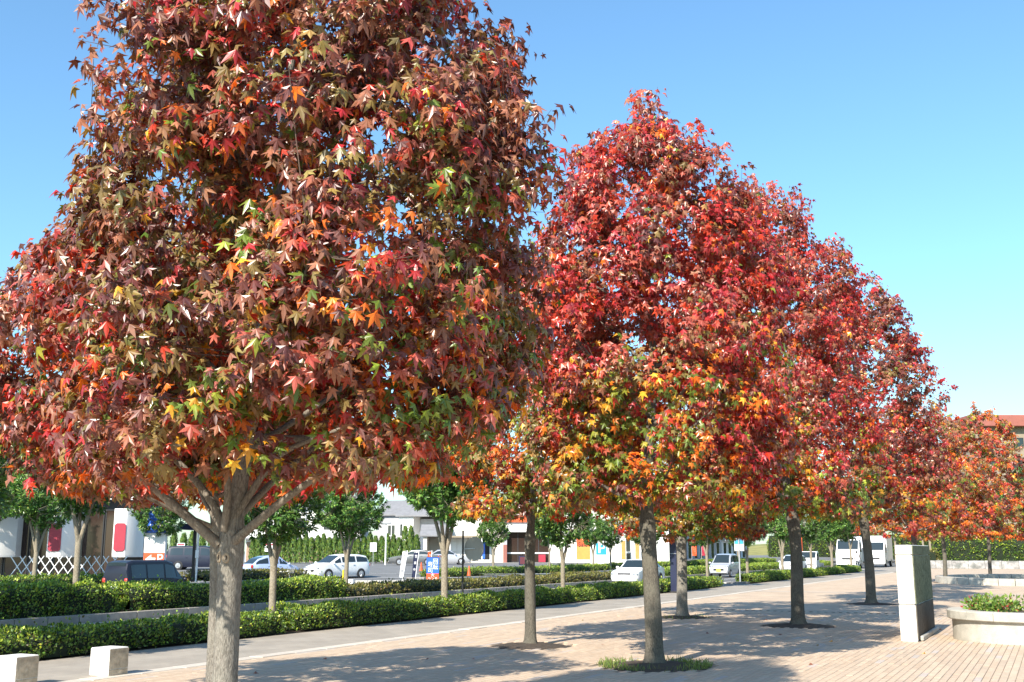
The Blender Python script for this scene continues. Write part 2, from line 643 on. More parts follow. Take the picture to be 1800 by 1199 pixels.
def frames(t, n):
    t = norm(t)
    x = norm(np.cross(t, n))
    z = np.cross(x, t)
    return x, t, z


def scatter(name, pos, x, t, z, size, col, tmpl, material, parent):
    tv, tf = tmpl
    k, n = len(tv), len(pos)
    v = pos[:, None, :] + size[:, None, None] * (tv[None, :, 0, None] * x[:, None] + tv[None, :, 1, None] * t[:, None] + tv[None, :, 2, None] * z[:, None])
    f = (tf[None] + (np.arange(n) * k)[:, None, None]).reshape(-1, tf.shape[1])
    me = to_mesh(name, v.reshape(-1, 3), f, np.repeat(col, k, axis=0), material)
    o = link(name, me, parent)
    o['kind'] = 'stuff'
    return o


def wav(p, seed, freq):
    """cheap smooth 3-D noise in about [-1, 1]"""
    r = np.random.default_rng(seed)
    s = np.zeros(len(p))
    for i in range(5):
        d = r.normal(size=3)
        d /= np.linalg.norm(d)
        s += np.sin(p @ d * freq * r.uniform(0.7, 1.6) + r.uniform(0, 6.28))
    return s / 2.6


def pick(weights, cols, rng, rnd=None):
    """weights (N,K) -> colours (N,3) with jitter"""
    w = np.maximum(weights, 0)
    c = np.cumsum(w / w.sum(1, keepdims=True), axis=1)
    i = ((rng.random(len(w)) if rnd is None else rnd)[:, None] > c).sum(1).clip(0, len(cols) - 1)
    base = np.array(cols)[i]
    j = rng.normal(1, 0.16, (len(w), 1)) * (1 + rng.normal(0, 0.07, (len(w), 3)))
    return np.clip(base * j, 0.004, 0.9), i


# pigments of the autumn leaves
PIG = [(0.140, 0.045, 0.036),   # 0 purple brown
       (0.270, 0.110, 0.062),   # 1 dusty brown red
       (0.230, 0.160, 0.050),   # 2 olive bronze
       (0.440, 0.042, 0.016),   # 3 scarlet
       (0.350, 0.026, 0.030),   # 4 crimson
       (0.560, 0.135, 0.015),   # 5 orange
       (0.580, 0.300, 0.025),   # 6 amber
       (0.115, 0.165, 0.022),   # 7 green
       (0.300, 0.330, 0.035),   # 8 yellow green
       (0.400, 0.090, 0.058)]   # 9 brick pink


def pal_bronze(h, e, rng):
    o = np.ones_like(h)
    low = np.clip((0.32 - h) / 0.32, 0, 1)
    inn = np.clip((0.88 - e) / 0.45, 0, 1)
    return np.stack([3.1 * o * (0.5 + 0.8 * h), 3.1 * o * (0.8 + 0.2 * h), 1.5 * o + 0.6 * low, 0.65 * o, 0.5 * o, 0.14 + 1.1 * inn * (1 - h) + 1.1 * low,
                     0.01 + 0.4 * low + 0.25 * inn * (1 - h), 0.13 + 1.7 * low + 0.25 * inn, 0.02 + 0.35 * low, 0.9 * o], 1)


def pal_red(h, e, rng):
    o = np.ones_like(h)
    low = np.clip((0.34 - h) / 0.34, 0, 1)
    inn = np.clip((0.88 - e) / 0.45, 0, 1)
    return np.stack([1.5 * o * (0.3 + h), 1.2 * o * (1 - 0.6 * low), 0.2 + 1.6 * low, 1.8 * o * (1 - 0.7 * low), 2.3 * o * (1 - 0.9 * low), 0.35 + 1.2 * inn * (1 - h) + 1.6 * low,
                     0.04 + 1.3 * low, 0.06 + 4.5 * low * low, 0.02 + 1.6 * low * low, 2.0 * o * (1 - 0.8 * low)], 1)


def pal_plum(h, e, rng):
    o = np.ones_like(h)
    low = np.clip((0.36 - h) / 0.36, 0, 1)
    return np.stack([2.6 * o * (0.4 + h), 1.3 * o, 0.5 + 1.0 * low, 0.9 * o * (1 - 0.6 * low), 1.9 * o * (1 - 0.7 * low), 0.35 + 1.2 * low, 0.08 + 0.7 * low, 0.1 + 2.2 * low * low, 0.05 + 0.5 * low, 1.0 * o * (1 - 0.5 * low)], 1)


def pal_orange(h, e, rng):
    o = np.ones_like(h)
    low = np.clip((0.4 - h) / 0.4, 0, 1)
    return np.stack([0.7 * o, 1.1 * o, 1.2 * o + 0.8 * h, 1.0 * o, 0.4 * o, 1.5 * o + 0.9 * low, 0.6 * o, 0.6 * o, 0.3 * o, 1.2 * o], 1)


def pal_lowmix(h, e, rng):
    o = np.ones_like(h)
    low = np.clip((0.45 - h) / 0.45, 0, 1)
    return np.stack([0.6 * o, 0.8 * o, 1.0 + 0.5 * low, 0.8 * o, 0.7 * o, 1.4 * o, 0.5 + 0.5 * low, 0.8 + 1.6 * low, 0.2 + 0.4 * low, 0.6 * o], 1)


# shared leaf meshes: shape x pigment
LEAFSHAPES = [star_leaf(0.40, 0.15), star_leaf(0.72, 0.20), star_leaf(1.0, 0.22)]
LEAFLIB = {}


def leaf_data(shape, pig):
    if (shape, pig) not in LEAFLIB:
        v, f = LEAFSHAPES[shape]
        LEAFLIB[(shape, pig)] = to_mesh('leaf', v, f, np.array(PIG[pig])[None].repeat(len(v), 0), M['leaf'])
    return LEAFLIB[(shape, pig)]


FALLS = []                                                # nothing yet lies on the ground


def sweetgum(label, base, zt, zb, R, off=(0, 0), ntw=700, nleaf=24, leaf=0.07, fine=False, pal=pal_red, tr=0.11, fork=2.0,
             seed=1, nparts=0, limbs=None, power=1.8, nprim=22, gap=-0.62, lean=(0, 0), nshoot=14, scars=None, bark='shadebark'):
    rng = np.random.default_rng(seed)
    root = empty('sweetgum_tree', base)
    tag(root, label, 'tree', 'sweetgum trees in autumn colour')
    off = np.array([off[0], off[1]])
    # ---- trunk and leader
    def lead(z):
        z = np.asarray(z, float)
        u = np.clip((z - fork) / (zt - fork), 0, 1)
        wob = 0.05 * np.sin(z * 1.3 + seed) * np.clip(z / 2, 0, 1)
        return np.stack([lean[0] * z + off[0] * u + wob, lean[1] * z + off[1] * u + 0.04 * np.sin(z * 1.1 + 2 * seed), z], -1)
    def lrad(z):
        z = np.asarray(z, float)
        r = tr * (1 - 0.16 * np.clip(z / fork, 0, 1)) + tr * 0.45 * np.exp(-np.clip(z, 0, 9) / 0.09) + tr * 0.16 * np.exp(-((z - fork) / 0.28) ** 2)
        up = np.clip((z - fork - 0.05) / (zt - 0.6 - fork), 0, 1)
        return np.where(z > fork + 0.05, r * (0.78 - 0.72 * up), r)
    zz = np.concatenate([np.linspace(-0.08, 0.3, 5), np.linspace(0.45, fork + 0.5, 12), np.linspace(fork + 0.7, zt - 0.6, 14)])
    ns = 20
    P, rad = lead(zz), lrad(zz)
    th = np.linspace(0, 2 * np.pi, ns, endpoint=False)
    vs = np.zeros((len(zz), ns, 3))
    for i in range(len(zz)):
        bump = 1 + 0.05 * np.sin(3 * th + zz[i] * 1.5 + seed) + 0.03 * np.sin(7 * th + zz[i] * 3) + 0.12 * np.exp(-max(zz[i], 0) / 0.10) * np.sin(5 * th + seed)
        vs[i, :, 0] = P[i, 0] + rad[i] * bump * np.cos(th)
        vs[i, :, 1] = P[i, 1] + rad[i] * bump * np.sin(th)
        vs[i, :, 2] = P[i, 2]
    fs = [(i * ns + j, i * ns + (j + 1) % ns, (i + 1) * ns + (j + 1) % ns, (i + 1) * ns + j) for i in range(len(zz) - 1) for j in range(ns)]
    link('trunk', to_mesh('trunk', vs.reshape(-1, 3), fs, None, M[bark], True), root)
    for (dr, dz) in (scars or []):                       # healed pruning scars, ringed like eyes
        sd = -FW + RT * dr
        sd = sd / np.linalg.norm(sd)
        c = lead(dz) + sd * (float(lrad(dz)) * 1.0)
        o = MB().torus((0, 0, 0), tuple(sd), 0.021, 0.0095, 20, 8).build('branch_scar', M['scar'], root, 60, tuple(c))
        o.scale = (1, 1, 1.45)
        MB().disc(tuple(sd * -0.002), tuple(sd), 0.017, 0.012, 14).build('hollow', M['soil'], o)

    # ---- crown envelope
    def env(z):
        s = np.clip((np.asarray(z, float) - zb) / (zt - zb), 0, 1)
        up = np.sqrt(np.clip(1 - np.abs((s - 0.32) / 0.68) ** power, 0, 1))
        lo = 0.84 + 0.16 * np.sin(np.clip(s / 0.32, 0, 1) * np.pi / 2)
        return R * np.where(s > 0.32, up, lo)

    def center(z):
        u = np.clip((np.asarray(z, float) - fork) / 1.2, 0, 1)
        return np.stack([off[0] * u + lean[0] * z, off[1] * u + lean[1] * z], -1)

    # ---- main branches
    anchors = [lead(np.linspace(fork + 0.1, zt - 0.7, 30))]
    anch_r = [lrad(np.linspace(fork + 0.1, zt - 0.7, 30))]
    def add_branch(pts, r0):
        k = len(pts)
        rr = [r0 * (1 - 0.8 * i / (k - 1)) for i in range(k)]
        MB().tube([tuple(p) for p in pts], rr, 7).build('branch', M['branch'], root, 70)
        anchors.append(np.array(pts[1:]))
        anch_r.append(np.array(rr[1:]))
    if limbs:
        for pts, r0 in limbs:
            q = np.array([RT * a + FW * d + np.array([0, 0, z]) for a, z, d in pts])
            # smooth the polyline
            t0 = np.linspace(0, 1, len(q)); t1 = np.linspace(0, 1, 14)
            q2 = np.stack([np.interp(t1, t0, q[:, i]) for i in range(3)], 1)
            for _ in range(2):
                q2[1:-1] = 0.25 * q2[:-2] + 0.5 * q2[1:-1] + 0.25 * q2[2:]
            add_branch(q2, r0)
    g = rng.uniform(0, 6.28)
    for i in range(nprim):
        s = (i + 0.5) / nprim
        ze = zb + 0.35 + (zt - zb - 0.9) * s ** 0.9
        ph = g + i * 2.39996
        rad_e = float(env(ze)) * rng.uniform(0.72, 0.92)
        e = np.array([*(center(ze) + rad_e * np.array([math.cos(ph), math.sin(ph)])), ze])
        zs = max(fork + (rng.uniform(0.35, 0.9) if limbs else rng.uniform(0.0, 0.5)), ze - rad_e * rng.uniform(0.45, 0.9))
        zs = min(zs, ze - 0.05)
        a = lead(zs)
        mid = (a + e) / 2 + np.array([0, 0, -0.10 * rad_e]) + rng.normal(0, 0.05, 3)
        tt = np.linspace(0, 1, 8)[:, None]
        add_branch((1 - tt) ** 2 * a + 2 * tt * (1 - tt) * mid + tt ** 2 * e, max(0.012, tr * (0.34 - 0.2 * s)))
    A = np.concatenate(anchors)
    # ---- twig tips through the crown volume, clumped and with gaps
    tips = []
    while sum(len(x) for x in tips) < ntw:
        m = ntw * 3
        z = rng.uniform(zb, zt, m)
        keep = rng.random(m) < (env(z) / R) ** 1.1
        z = z[keep]
        ph = rng.uniform(0, 2 * np.pi, len(z))
        f = 0.30 + 0.70 * rng.random(len(z)) ** 0.42
        c = center(z)
        u = np.stack([np.cos(ph), np.sin(ph)], 1)
        lump = 1 + 0.17 * wav(np.stack([u[:, 0] * R, u[:, 1] * R, z], 1), seed + 50, 2.4)
        p = np.concatenate([c + u * (env(z) * f * lump)[:, None], z[:, None]], 1)
        ok = (wav(p, seed + 90, 3.1) > gap) | (rng.random(len(p)) < 0.12)
        ok &= ~((z < zb + 0.5) & (f < 0.55) & (rng.random(len(p)) < 0.7))
        tips.append(np.concatenate([p, f[:, None]], 1)[ok])
    tips = np.concatenate(tips)[:ntw]
    # upright shoots on the outline
    zs = zb + (zt - zb) * rng.uniform(0.45, 1.0, nshoot)
    ph = rng.uniform(0, 6.28, nshoot)
    sh = np.concatenate([center(zs) + np.stack([np.cos(ph), np.sin(ph)], 1) * (env(zs) * 0.9 + 0.05)[:, None], (zs + rng.uniform(0.15, 0.6, nshoot))[:, None], np.full((nshoot, 1), 1.05)], 1)
    tips = np.concatenate([tips, sh])
    P3, ef = tips[:, :3], tips[:, 3]
    d2 = ((P3[:, None] - A[None]) ** 2).sum(2) + 2.0 * np.clip(A[None, :, 2] - P3[:, None, 2] + 0.12, 0, None) ** 2
    an = A[d2.argmin(1)]
    dv = P3 - an
    ln = np.linalg.norm(dv, axis=1, keepdims=True)
    dirn = norm(dv + np.array([0, 0, 0.25]) * ln)
    # twig geometry: three-sided tapered
    seg = 4
    tt = np.linspace(0, 1, seg)
    mid = (an + P3) / 2 - np.array([0, 0, 0.12]) * ln
    B = ((1 - tt) ** 2)[None, :, None] * an[:, None] + (2 * tt * (1 - tt))[None, :, None] * mid[:, None] + (tt ** 2)[None, :, None] * P3[:, None]
    ux = norm(np.cross(dirn, rng.normal(size=dirn.shape)))
    uy = np.cross(dirn, ux)
    rr = (np.clip(0.0035 + 0.003 * ln[:, 0], 0.0035, 0.008)[:, None] * (1 - 0.7 * tt)[None])
    ring = []
    for a in (0, 2.094, 4.189):
        ring.append(B + rr[:, :, None] * (ux * math.cos(a) + uy * math.sin(a))[:, None])
    V = np.stack(ring, 2)                                # n, seg, 3, xyz
    n = len(P3)
    q = []
    for i in range(seg - 1):
        for j in range(3):
            q.append((i * 3 + j, i * 3 + (j + 1) % 3, (i + 1) * 3 + (j + 1) % 3, (i + 1) * 3 + j))
    q = np.array(q)
    F = (q[None] + (np.arange(n) * seg * 3)[:, None, None]).reshape(-1, 4)
    o = link('twigs', to_mesh('twigs', V.reshape(-1, 3), F, None, M['twig']), root)
    o['kind'] = 'stuff'
    # ---- leaves
    k = nleaf
    u = rng.random((n, k)) ** 1.3
    L = np.minimum(ln, 0.50)
    pos = P3[:, None] - dirn[:, None] * (u * L)[:, :, None]
    rd = rng.normal(size=(n, k, 3)); rd[:, :, 2] *= 0.6
    rd = norm(rd - (rd * dirn[:, None]).sum(2, keepdims=True) * dirn[:, None] * 0.7)
    pos = pos + rd * rng.uniform(0.05, 0.17, (n, k, 1))
    pos = pos.reshape(-1, 3)
    rd = rd.reshape(-1, 3)
    e = np.repeat(ef, k)
    out = np.concatenate([pos[:, :2] - center(pos[:, 2]), np.zeros((len(pos), 1))], 1)
    out = norm(out)
    t = norm(0.70 * rd + 0.55 * out - np.array([0, 0, 0.85]) + rng.normal(0, 0.30, pos.shape))
    nn = norm(0.60 * out + np.array([0, 0, 0.75]) + 0.25 * rd + rng.normal(0, 0.34, pos.shape))
    X, T, Z = frames(t, nn)
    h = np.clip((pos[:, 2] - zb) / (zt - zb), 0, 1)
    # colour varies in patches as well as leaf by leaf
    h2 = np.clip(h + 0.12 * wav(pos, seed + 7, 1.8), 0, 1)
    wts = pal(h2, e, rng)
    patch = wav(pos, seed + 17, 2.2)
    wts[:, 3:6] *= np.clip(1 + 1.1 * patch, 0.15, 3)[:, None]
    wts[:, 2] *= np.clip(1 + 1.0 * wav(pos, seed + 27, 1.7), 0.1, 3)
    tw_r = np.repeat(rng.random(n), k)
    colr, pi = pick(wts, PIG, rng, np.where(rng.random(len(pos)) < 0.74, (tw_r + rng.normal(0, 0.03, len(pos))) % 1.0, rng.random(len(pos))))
    colr *= np.repeat(rng.normal(1, 0.12, n).clip(0.7, 1.35), k)[:, None]
    size = leaf * rng.uniform(0.5, 1.2, len(pos))
    # the leaves that show largest become parts of their own
    sel = np.zeros(len(pos), bool)
    if nparts:
        wp = pos + np.array(base)
        v = wp - np.array([0, 0, CAMH])
        dep = v @ F3
        px = 512 + 1081 * (v @ RT) / dep
        py = 341 - 1081 * (v @ U3) / dep
        inside = (px > 58) & (px < 966) & (py > 4) & (py < 676)
        tocam = norm(-v)
        front = ((pos[:, :2] - center(pos[:, 2])) @ tocam[0, :2]) / env(pos[:, 2]).clip(0.3)
        sc = size / np.linalg.norm(v, axis=1) * (0.35 + np.abs((Z * tocam).sum(1))) * rng.uniform(0.7, 1.0, len(pos))
        sc = np.where(inside & (front > 0.25) & (e > 0.8), sc, 0)
        idx = np.argsort(-sc)[:nparts]
        sel[idx] = True
        for i in idx:
            o = link('leaf', leaf_data(int(rng.integers(0, 3)), int(pi[i])), root)
            s = float(size[i])
            o.matrix_basis = Matrix(((X[i, 0] * s, T[i, 0] * s, Z[i, 0] * s, pos[i, 0]), (X[i, 1] * s, T[i, 1] * s, Z[i, 1] * s, pos[i, 1]),
                                     (X[i, 2] * s, T[i, 2] * s, Z[i, 2] * s, pos[i, 2]), (0, 0, 0, 1)))
    rest = ~sel
    tm = [star_leaf(0.40, 0.15, fine), star_leaf(0.72, 0.20, fine), star_leaf(1.0, 0.22, fine)]
    which = rng.integers(0, 3, len(pos))
    # one mesh for all three curls
    Vs, Fs, Cs, b0 = [], [], [], 0
    if fine:
        tm += [star_leaf(0.40, 0.15, False), star_leaf(0.72, 0.20, False), star_leaf(1.0, 0.22, False)]
        rear = ((pos[:, :2] - center(pos[:, 2])) @ FW[:2]) > 0.35 * R
        which = which + 3 * (rear | (pos[:, 2] > 7.4))
    for w in range(len(tm)):
        mk = rest & (which == w)
        tv, tf = tm[w]
        p_, x_, t_, z_, s_ = pos[mk], X[mk], T[mk], Z[mk], size[mk]
        vv = p_[:, None] + s_[:, None, None] * (tv[None, :, 0, None] * x_[:, None] + tv[None, :, 1, None] * t_[:, None] + tv[None, :, 2, None] * z_[:, None])
        Vs.append(vv.reshape(-1, 3))
        Fs.append((tf[None] + (np.arange(len(p_)) * len(tv))[:, None, None]).reshape(-1, 3) + b0)
        Cs.append(np.repeat(colr[mk], len(tv), axis=0))
        b0 += vv.shape[0] * vv.shape[1]
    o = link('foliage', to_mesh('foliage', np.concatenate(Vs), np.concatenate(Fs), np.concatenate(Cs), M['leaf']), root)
    o['kind'] = 'stuff'
    return root


# ================================================================== THE SETTING
sheet('ground', -2500, 2500, -300, 3500, -0.9, M['ground'])
PIT = [(-5.80, 6.75), (-5.75, 16.59), (-5.65, 26.75), (-5.71, 38.51), (-8.85, 10.1), (-9.0, 18.97), (-9.15, 28.73), (-5.7, 52.0), (-5.7, 66.0), (-4.0, 78.0)]
PITR = [0.7, 0.85, 0.85, 0.9, 0.7, 0.72, 0.75, 0.8, 0.8, 0.8]

# plaza: a bed with single pavers close by, one paved sheet beyond
PX0, PX1, PY0, PY1 = -12.0, 3.12, 9.0, 33.08
plaza_bed = sheet('plaza', PX0, PX1, PY0, PY1, -0.014, M['bed'])
tag(plaza_bed, kind='structure')
PW, PL = 0.105, 0.56
nx = int(round((PX1 - PX0) / PW)); ny = int(round((PY1 - PY0) / PL))
ii, jj = np.meshgrid(np.arange(nx), np.arange(-1, ny + 1), indexing='ij')
cx = PX0 + (ii + 0.5) * PW
cy = PY0 + (jj + 0.5) * PL + (ii % 2) * PL / 2
cx, cy, ci = cx.ravel(), cy.ravel(), ii.ravel()
ok = (cy > PY0 + PL / 2 - 0.01) & (cy < PY1 - PL / 2 + 0.01)
for (px, py), pr in zip(PIT, PITR):
    ok &= (np.hypot(cx - px, cy - py) > pr + 0.06)
cx, cy, ci = cx[ok], cy[ok], ci[ok]
PCOL = [(0.475, 0.365, 0.262), (0.455, 0.345, 0.245), (0.495, 0.385, 0.278), (0.45, 0.35, 0.255), (0.43, 0.37, 0.32)]
run = RNG.integers(0, 5, (nx + 1, 400))
rk = np.floor(cy / 0.9 + ci * 0.37).astype(int) % 400
pc = run[ci, rk]
pc = np.where((pc == 4) & (RNG.random(len(cx)) < 0.8), 0, pc)
b_ = 0.006
hx, hy = PW / 2 - 0.003, PL / 2 - 0.0004
pv = np.array([(-hx, -hy, -0.03), (hx, -hy, -0.03), (hx, hy, -0.03), (-hx, hy, -0.03),
               (-hx, -hy, -b_), (hx, -hy, -b_), (hx, hy, -b_), (-hx, hy, -b_),
               (-hx + b_, -hy + 0.0008, 0), (hx - b_, -hy + 0.0008, 0), (hx - b_, hy - 0.0008, 0), (-hx + b_, hy - 0.0008, 0)])
pf = np.array([(0, 1, 5, 4), (1, 2, 6, 5), (2, 3, 7, 6), (3, 0, 4, 7), (4, 5, 9, 8), (5, 6, 10, 9), (6, 7, 11, 10), (7, 4, 8, 11), (8, 9, 10, 11)])
v = np.stack([cx, cy, np.zeros_like(cx)], 1)
q = v - np.array([0, 0, CAMH])
dep = q @ F3
sx = 512 + 1081 * (q @ RT) / dep
sy = 341 - 1081 * (q @ U3) / dep
vis = (dep > 1) & (sx > 60) & (sx < 964) & (sy < 681) & ~((sx > 205) & (sx < 243))
near = np.argsort(np.where(vis, np.hypot(cx, cy), 1e9))[:300]
issel = np.zeros(len(cx), bool)
issel[near] = True
paver_me = [to_mesh('paver', pv, pf, np.array(c)[None].repeat(12, 0), M['paver']) for c in PCOL]
hgt = RNG.normal(0, 0.0012, len(cx))
for i in near:
    o = link('paver', paver_me[int(pc[i])], plaza_bed)
    o.location = (cx[i], cy[i], hgt[i])
rs = ~issel
vv = pv[None] + np.stack([cx[rs], cy[rs], hgt[rs]], 1)[:, None]
cc = np.array(PCOL)[pc[rs]] * RNG.normal(1, 0.03, (rs.sum(), 1))
o = link('pavers', to_mesh('pavers', vv.reshape(-1, 3), (pf[None] + (np.arange(rs.sum()) * 12)[:, None, None]).reshape(-1, 4), np.repeat(cc, 12, 0), M['paver']), plaza_bed)
o['kind'] = 'stuff'
sheet('plaza', PX0, 70, PY1, 118, -0.002, M['plaza'])
sheet('plaza', PX1, 70, -40, PY1, -0.002, M['plaza'])
sheet('plaza', PX0, PX1, -40, PY0, -0.002, M['plaza'])
# a smooth band of larger slabs crossing the plaza in the distance
sheet('plaza_band', PX0, 40, 48.0, 49.2, 0.003, mat('band_stone', (0.44, 0.36, 0.28), 0.8, 0.1, 2, fine=0.1))
sheet('footpath', -14.9, -12.32, -40, 200, -0.004, M['path'])
sheet('footpath', -17.2, -14.9, 97.6, 118, -0.006, M['path'])


def stone_row(parent, axis, a0, a1, step, mk, name, cols, material, gap=0.008, cap=300):
    """single kerb stones along a line, sharing meshes between like stones"""
    lib = [colour(mk(step - gap).mesh(name, material), c) for c in cols]
    n = int((a1 - a0) / step)
    for i in range(min(n, cap)):
        o = link(name, lib[RR.randrange(len(lib))], parent)
        o.location = (0, a0 + (i + 0.5) * step, RR.gauss(0, 0.002)) if axis == 'Y' else (a0 + (i + 0.5) * step, 0, RR.gauss(0, 0.002))


es = sheet('plaza_edging', -12.31, -12.01, -40, 118, -0.03, M['bed'])
er = [(0.49, 0.44, 0.375), (0.47, 0.42, 0.355), (0.52, 0.465, 0.39)]
stone_row(es, 'Y', 5, 95, 0.9, lambda s: MB().box(-12.305, -12.015, -s / 2, s / 2, -0.02, 0.006, 0.008), 'edging_stone', er, M['edge'])
# hedge strip and near kerb
hb = sheet('hedge_bed', -16.5, -14.91, -40, 54.3, -0.012, M['soil'])
sheet('hedge_bed', -16.5, -14.91, 60.0, 97.5, -0.012, M['soil'])
sheet('driveway', -16.7, -14.91, 54.31, 59.99, -0.03, M['asphalt'])
kb = tag(MB().box(-16.70, -16.52, -40, 54.2, -0.2, -0.03).build('kerb', M['bed']), kind='structure')
kc = [(0.38, 0.36, 0.32), (0.34, 0.325, 0.295), (0.41, 0.39, 0.35)]
stone_row(kb, 'Y', 4, 54, 1.0, lambda s: MB().box(-16.70, -16.50, -s / 2, s / 2, -0.18, 0.03, 0.02), 'kerb_stone', kc, M['kerb'])
kb2 = tag(MB().box(-16.70, -16.52, 60.2, 97.5, -0.2, -0.03).build('kerb', M['bed']), kind='structure')
stone_row(kb2, 'Y', 60, 97, 1.0, lambda s: MB().box(-16.70, -16.50, -s / 2, s / 2, -0.18, 0.03, 0.02), 'kerb_stone', kc, M['kerb'])
# carriageways
sheet('road', -23.0, -16.6, -60, 500, -0.12, M['asphalt'])
sheet('road', -37.0, -25.2, -60, 500, -0.50, M['asphalt'])
for i in range(14):
    sheet('lane_marking', -19.95, -19.83, 10 + i * 10, 15 + i * 10, -0.114, M['line'])
    sheet('lane_marking', -31.1, -30.98, 8 + i * 10, 13 + i * 10, -0.494, M['line'])
sheet('lane_marking', -16.95, -16.83, -40, 300, -0.114, M['line'])
sheet('lane_marking', -22.85, -22.73, -40, 300, -0.114, M['line'])
# central reservation: wall of concrete blocks with planting behind
med = tag(MB().box(-25.15, -22.98, -40, 320, -0.6, 0.02).build('central_reservation', M['soil']), kind='structure')
mk_ = [(0.30, 0.27, 0.235), (0.27, 0.245, 0.215), (0.33, 0.30, 0.26), (0.25, 0.23, 0.20)]
stone_row(med, 'Y', 10, 160, 1.0, lambda s: MB().box(-23.17, -22.95, -s / 2, s / 2, -0.2, 0.10, 0.012), 'kerb_block', mk_, M['kerb'], gap=0.02)
tag(MB().box(-25.2, -25.0, -40, 320, -0.6, 0.08).build('kerb', M['planter']), kind='structure')
# far pavement, parking lot rising slightly towards the back
tag(MB().box(-40.0, -37.0, -40, 52.0, -0.6, -0.06).build('pavement', M['path']), kind='structure')
tag(MB().box(-40.0, -37.0, 64.5, 320, -0.6, -0.06).build('pavement', M['path']), kind='structure')
tag(MB().box(-40.0, -37.0, 52.004, 64.496, -0.6, -0.10).build('driveway', M['lot']), kind='structure')
farkerb = tag(MB().box(-36.99, -36.8, -40, 320, -0.6, -0.2).build('kerb', M['bed']), kind='structure')
stone_row(farkerb, 'Y', 26, 120, 1.0, lambda s: MB().box(-36.99, -36.78, -s / 2, s / 2, -0.5, -0.03, 0.02), 'kerb_stone', kc, M['kerb'])
def lotz(d):
    return -0.09 + 0.5 * min(1, max(0, (d - 70) / 25))
prof = [20, 70, 76, 82, 88, 95, 130, 260]
P = []
for d in prof:
    row = []
    for r in (-90, -40, 0, 60, 110):
        w = W(r, d, lotz(d))
        row.append(w)
    P.append(row)
lot = MB()
# clip the lot to the far side of the pavement
lotpts = []
for y in np.arange(-40, 330, 5.0):
    row = []
    for x in (-300, -220, -150, -120, -100, -90, -80, -72, -66, -60, -55, -50, -46, -43, -40.0):
        d = float(np.array([x, y, 0]) @ FW)
        row.append((x, y, lotz(d) if x < -40 else -0.09))
    lotpts.append(row)
tag(lot.grid(lotpts).build('parking_lot', M['lot']), kind='structure')
# white bay lines on the lot
for k, (r0, d0, r1, d1) in enumerate([(-24, 63, -6, 63), (-13, 69.5, -2, 69.5), (-10.5, 66, 2, 66), (-9, 74, 2, 74), (-12, 80, 4, 80), (-6, 70, 6, 72.5), (-2, 78, 10, 84)]):
    a, b = np.array(W(r0, d0)), np.array(W(r1, d1))
    s = (b - a) / np.linalg.norm(b - a)
    nrm = np.array([-s[1], s[0], 0]) * 0.14
    pts = [[tuple(a + (b - a) * i / 8 + nrm * sg + np.array([0, 0, lotz(float((a + (b - a) * i / 8) @ FW)) + 0.012])) for sg in (-1, 1)] for i in range(9)]
    tag(MB().grid(pts).build('bay_marking', M['line']), kind='structure')
sheet('verge', -16.6, -12.3, 118.0, 330, -0.03, M['path'])
sheet('lawn', -12.3, 90, 118.0, 335, -0.05, mat('rough_lawn', (0.10, 0.12, 0.035), 1.0, 0.3, 0.6, 0.4, 20))
# distant slope that closes the street
hill = []
for i in range(26):
    row = []
    for j in range(12):
        x = -260 + i * 20
        y = 330 + j * 18
        z = -0.9 + 6 * min(1, j / 6) * (0.75 + 0.25 * math.sin(i * 0.9) + 0.12 * math.sin(i * 2.3 + j))
        row.append((x, y, z))
    hill.append(row)
tag(MB().grid(hill).build('hill', M['hill'], None, 180), kind='structure')


# ================================================================== SWEETGUM TREES
LIMBS = [
    ([(-0.10, 1.80, 0), (-0.41, 2.09, -0.15), (-0.69, 2.34, -0.25), (-0.98, 2.57, -0.30), (-1.20, 2.78, -0.35), (-1.5, 3.2, -0.4)], 0.044),
    ([(-0.06, 1.92, 0), (-0.16, 2.14, 0.02), (-0.43, 2.43, 0.02), (-0.74, 2.68, 0.0), (-0.91, 2.96, 0.0), (-1.1, 3.4, 0)], 0.038),
    ([(-0.05, 1.90, -0.04), (0.00, 2.23, -0.12), (-0.03, 2.45, -0.2), (-0.13, 2.63, -0.35), (-0.20, 3.0, -0.55), (-0.25, 3.5, -0.8)], 0.034),
    ([(0.00, 1.98, 0), (0.15, 2.23, 0.02), (0.32, 2.50, 0.0), (0.50, 2.58, -0.05), (0.88, 2.69, -0.15), (1.18, 2.80, -0.3), (1.5, 3.1, -0.4)], 0.033),
    ([(0.00, 1.80, 0), (0.23, 1.98, -0.1), (0.49, 2.18, -0.2), (0.75, 2.33, -0.3), (1.02, 2.50, -0.4), (1.43, 2.70, -0.5), (1.8, 3.0, -0.5)], 0.041),
    ([(-0.05, 1.88, 0.04), (-0.30, 2.15, 0.25), (-0.45, 2.35, 0.5), (-0.6, 2.7, 0.9)], 0.030),
    ([(0.02, 2.0, 0.05), (0.30, 2.4, 0.4), (0.55, 2.7, 0.9), (0.7, 3.2, 1.3)], 0.034),
]
o1 = RT * 0.60 - FW * 0.05
sweetgum('largest near sweetgum, bronze and red leaves, grey trunk with two eye-like scars', (-5.80, 6.75, 0), 8.35, 2.36, 2.14, (o1[0], o1[1]), 1700, 24, 0.076, True,
         pal_bronze, 0.104, 1.86, 3, 300, LIMBS, 1.1, 16, -1.0, (0, 0), 60, [(-0.85, 1.70), (-0.06, 1.695)], 'bark')
sweetgum('sweetgum whose trunk hides behind the largest near trunk, crown at left edge', (-8.83, 10.12, 0), 6.1, 2.42, 2.25, tuple((RT * -0.85)[:2]), 1000, 23, 0.080, False,
         pal_bronze, 0.094, 1.95, 8, 300, None, 1.9, 18, -0.75, (0.0, 0.0), 20, None, 'bark')
